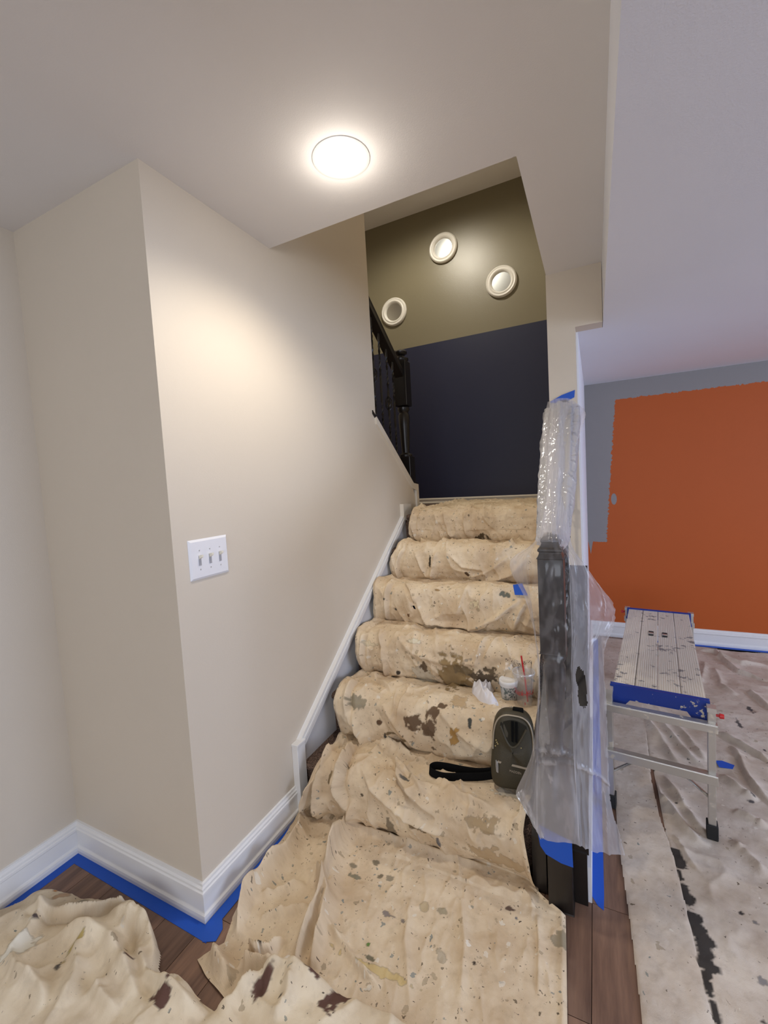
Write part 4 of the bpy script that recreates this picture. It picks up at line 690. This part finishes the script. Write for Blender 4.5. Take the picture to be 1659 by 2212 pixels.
def text(s, size, mat_, parent, fn, name='lettering', shear=0, ext=.0004):
    c = bpy.data.curves.new('t', 'FONT'); c.body = s; c.size = size; c.extrude = ext; c.align_x = 'CENTER'; c.shear = shear; c.resolution_u = 3
    o = bpy.data.objects.new('t', c); COL.objects.link(o); dg = bpy.context.evaluated_depsgraph_get(); dg.update()
    me = bpy.data.meshes.new_from_object(o.evaluated_get(dg)); bpy.data.objects.remove(o)
    for v in me.vertices: v.co = fn(*v.co)
    me.materials.clear(); me.materials.append(mat_); t = bpy.data.objects.new(name, me); COL.objects.link(t); t.parent = parent; return t
text('Chick-fil-A', .026, M_red, cu_, lambda x, y, z: (.0372 * math.sin(x / .036 - .05) * 1.01, -.0372 * math.cos(x / .036 - .05) * 1.01 - z, .046 + y), shear=.35)
text('3', .012, M_red, cu_, lambda x, y, z: (.0335 * math.sin(x / .03 + .2), -.0335 * math.cos(x / .03 + .2) - z, .014 + y))
# wrapper leaning on the draped riser behind the cup
fy = lambda z_: float(np.interp(z_ - .432, [0, .03, .07, .11, .15, .19, .22], [2.095, 2.065, 2.045, 2.037, 2.039, 2.052, 2.077])) - .026
P = np.zeros((40, 30, 3))
for i, u in enumerate(np.linspace(0, 1, 40)):
    for j, v in enumerate(np.linspace(0, 1, 30)):
        P[i, j] = (-.400 + .118 * u, fy(ZT + .19 * v) + .004 * math.sin(u * 7), ZT + .19 * v + .005 * math.sin(u * 9) * v)
M_wrap = film('clear_wrapper', .92, (.8, .8, .8), .004, 30, .05)
wrp = grid('plastic_wrapper', P, M_wrap); tag(wrp, 'transparent plastic wrapper standing behind the cup with the red straw', 'wrapper')
Mr = mat('dark_brown_print', (.05, .03, .025), .5)
P = np.zeros((160, 24, 3))
for i, u in enumerate(np.linspace(0, 1, 160)):
    for j, v in enumerate(np.linspace(0, 1, 24)):
        P[i, j] = (-.402 + .122 * u, fy(ZT + .19 - .036 * v) - .003 + .004 * math.sin(u * 7), ZT + .19 - .036 * v + .005 * math.sin(u * 9))
iu, iv = np.meshgrid(np.linspace(0, 1, 160), np.linspace(0, 1, 24), indexing='ij')
prn = (np.abs(fbm(iu * 22, iv * 7, 3)) < .07) & (iv < .25 + .75 * np.exp(-((iu - .42) / .28) ** 2)); 
o = grid('printed_border', P, Mr, mask=prn[:-1, :-1]); o.parent = wrp
MB().tube([(-.283, fy(z_) - .003, z_) for z_ in (ZT + .19, ZT + .15, ZT + .11, ZT + .07, ZT + .03)], .0008, 5).build('side_seam', Mr, wrp)
# rag
rg = [(-.515, 2.115), (-.470, 2.095), (-.468, 2.04), (-.480, 1.985), (-.415, 1.945), (-.405, 1.895), (-.445, 1.870), (-.510, 1.935), (-.560, 1.995), (-.578, 2.045), (-.560, 2.075), (-.535, 2.085)]
M_rag = mat('white_cotton', (.74, .72, .74), .9)
ragf = [('r', .016, .012, [(-.51, 2.10), (-.50, 2.04), (-.49, 1.98), (-.43, 1.91)]), ('r', .016, .012, [(-.565, 2.04), (-.53, 2.02), (-.50, 1.96), (-.46, 1.90)]), ('c', .014, .015, [(-.54, 2.07), (-.49, 2.06), (-.475, 2.0)])]
rag = heap('rag', rg, ragf, None, M_rag, res=.003, z0=ZT - .004, hmax=.045, rough=.02, scale=.3, edge=.02, zfun=lambda X, Y: -np.clip(1.90 - Y, 0, 1) * .6)
tag(rag, 'crumpled white cotton rag lying left of the white lidded tub', 'rag')
# sling bag
bg = empty('sling_bag', (-.328, 1.700, .243)); bg.scale = (1.12, 1.12, 1.14); bg.rotation_euler = (math.radians(-9), math.radians(3), math.radians(8))
tag(bg, 'olive green sling bag with black strap leaning on the draped lower steps', 'bag')
M_bag = paint('olive_nylon', lin((60, 53, 35)), .6, .5, .12); M_bagd = mat('bag_inside', lin((34, 31, 20)), .95); M_web = mat('black_webbing', (.004, .004, .004), .95); M_web.node_tree.nodes['Principled BSDF'].inputs['Specular IOR Level'].default_value = .12; M_zip = mat('pale_zip', lin((160, 148, 128)), .35, .3)
def outline(n=64):
    pts = []
    for k in range(n):
        t = 2 * math.pi * k / n; c, s_ = math.cos(t), math.sin(t); e = .36 if s_ < 0 else .62
        pts.append((math.copysign(abs(c) ** e, c) * .074 * (1.0 if s_ > 0 else 1.02), .135 + math.copysign(abs(s_) ** e, s_) * .133))
    return pts
ol = outline()
def ring(k, y): return [(x * k, y + .004 * math.sin(z * 24 + x * 30), .135 + (z - .135) * k) for x, z in ol]
rings = [ring(.02, -.047), ring(.5, -.045), ring(.86, -.040), ring(.96, -.030), ring(1, -.015), ring(1, .02), ring(.96, .034), ring(.6, .038), ring(.02, .038)]
b = MB(); n = 64; b.add([p for r in rings for p in r], [(i * n + k, i * n + (k + 1) % n, (i + 1) * n + (k + 1) % n, (i + 1) * n + k) for i in range(8) for k in range(n)], 0, True); b.build('bag_body', M_bag, bg)
arc = [(x * .93, -.036, .135 + (z - .135) * .93) for x, z in ol if z > .09]; arc.sort(key=lambda p: math.atan2(p[2] - .10, p[0]))
MB().tube(arc, .0032, 8).build('main_zip', M_zip, bg)
op = [(-.045 + .09 * t, -.046 - .006 * math.sin(math.pi * t), .232 - .085 * math.sin(math.pi * t) ** 1.2 - .010 * math.cos(t * 6)) for t in np.linspace(0, 1, 15)]
top = [(-.045 + .09 * t, -.0445, .232 + .014 * math.sin(math.pi * t)) for t in np.linspace(0, 1, 15)]
b = MB(); b.add(op + top, [(i, i + 1, i + 16, i + 15) for i in range(14)], 0, True); b.build('open_pocket', M_bagd, bg)
MB().tube(op, .0045, 8).build('pocket_lip', M_bag, bg)
for dx in (-.004, .009):
    MB().prism([(dx - .004, .245), (dx + .006, .245), (dx + .003 + .003, .175), (dx - .001, .178)], 'y', -.054, -.050).build('zip_puller', M_web, bg)
MB().box((-.056, -.0475, .092), (.045, -.0435, .0985), M=Matrix.Rotation(math.radians(3), 4, 'Y')).build('front_zip', M_zip, bg)
MB().tube([(-.056, -.049, .104), (-.055, -.051, .085), (-.053, -.052, .066), (-.049, -.052, .064), (-.050, -.051, .085), (-.052, -.049, .100)], .0016, 6).build('metal_puller', M_chrome, bg)
text('STEVE MADDEN', .0105, M_zip, bg, lambda x, y, z: (x * .92 - .004, -.0475 - z, .072 + y - x * .05))
MB().box((-.004, -.012, .262), (.034, .012, .276)).build('top_handle', M_web, bg, bevel=.004)
for x, z in ((-.058, .170), (-.055, .163), (-.052, .158), (.028, .158), (-.060, .15)):
    o = MB().lathe([(0, .0015), (.0018, .001), (.0022, 0)], Matrix.Rotation(math.radians(90), 4, 'X'), 8).build('paint_drop', mat('ochre_drop', lin((190, 170, 110)), .5), bg); o.location = (x, -.046, z)
# strap loop
ctrl = [(-.395, 1.712, .262), (-.45, 1.69, .252), (-.53, 1.662, .248), (-.60, 1.640, .246), (-.650, 1.645, .247), (-.668, 1.665, .248), (-.650, 1.690, .249), (-.60, 1.700, .249), (-.53, 1.702, .251), (-.46, 1.708, .256), (-.40, 1.725, .266)]
C_ = catmull(np.array(ctrl), 120); P = np.zeros((120, 5, 3))
for i in range(120):
    for j in range(5): P[i, j] = C_[i] + np.array([0, .003 * (j - 2), .0072 * (j - 2) + .010])
o = grid('strap', P, M_web, solid=.0025)
o.parent = bg; bg_m = Matrix.Translation(bg.location) @ bg.rotation_euler.to_matrix().to_4x4() @ Matrix.Diagonal((1.12, 1.12, 1.14, 1)); o.matrix_parent_inverse = bg_m.inverted()
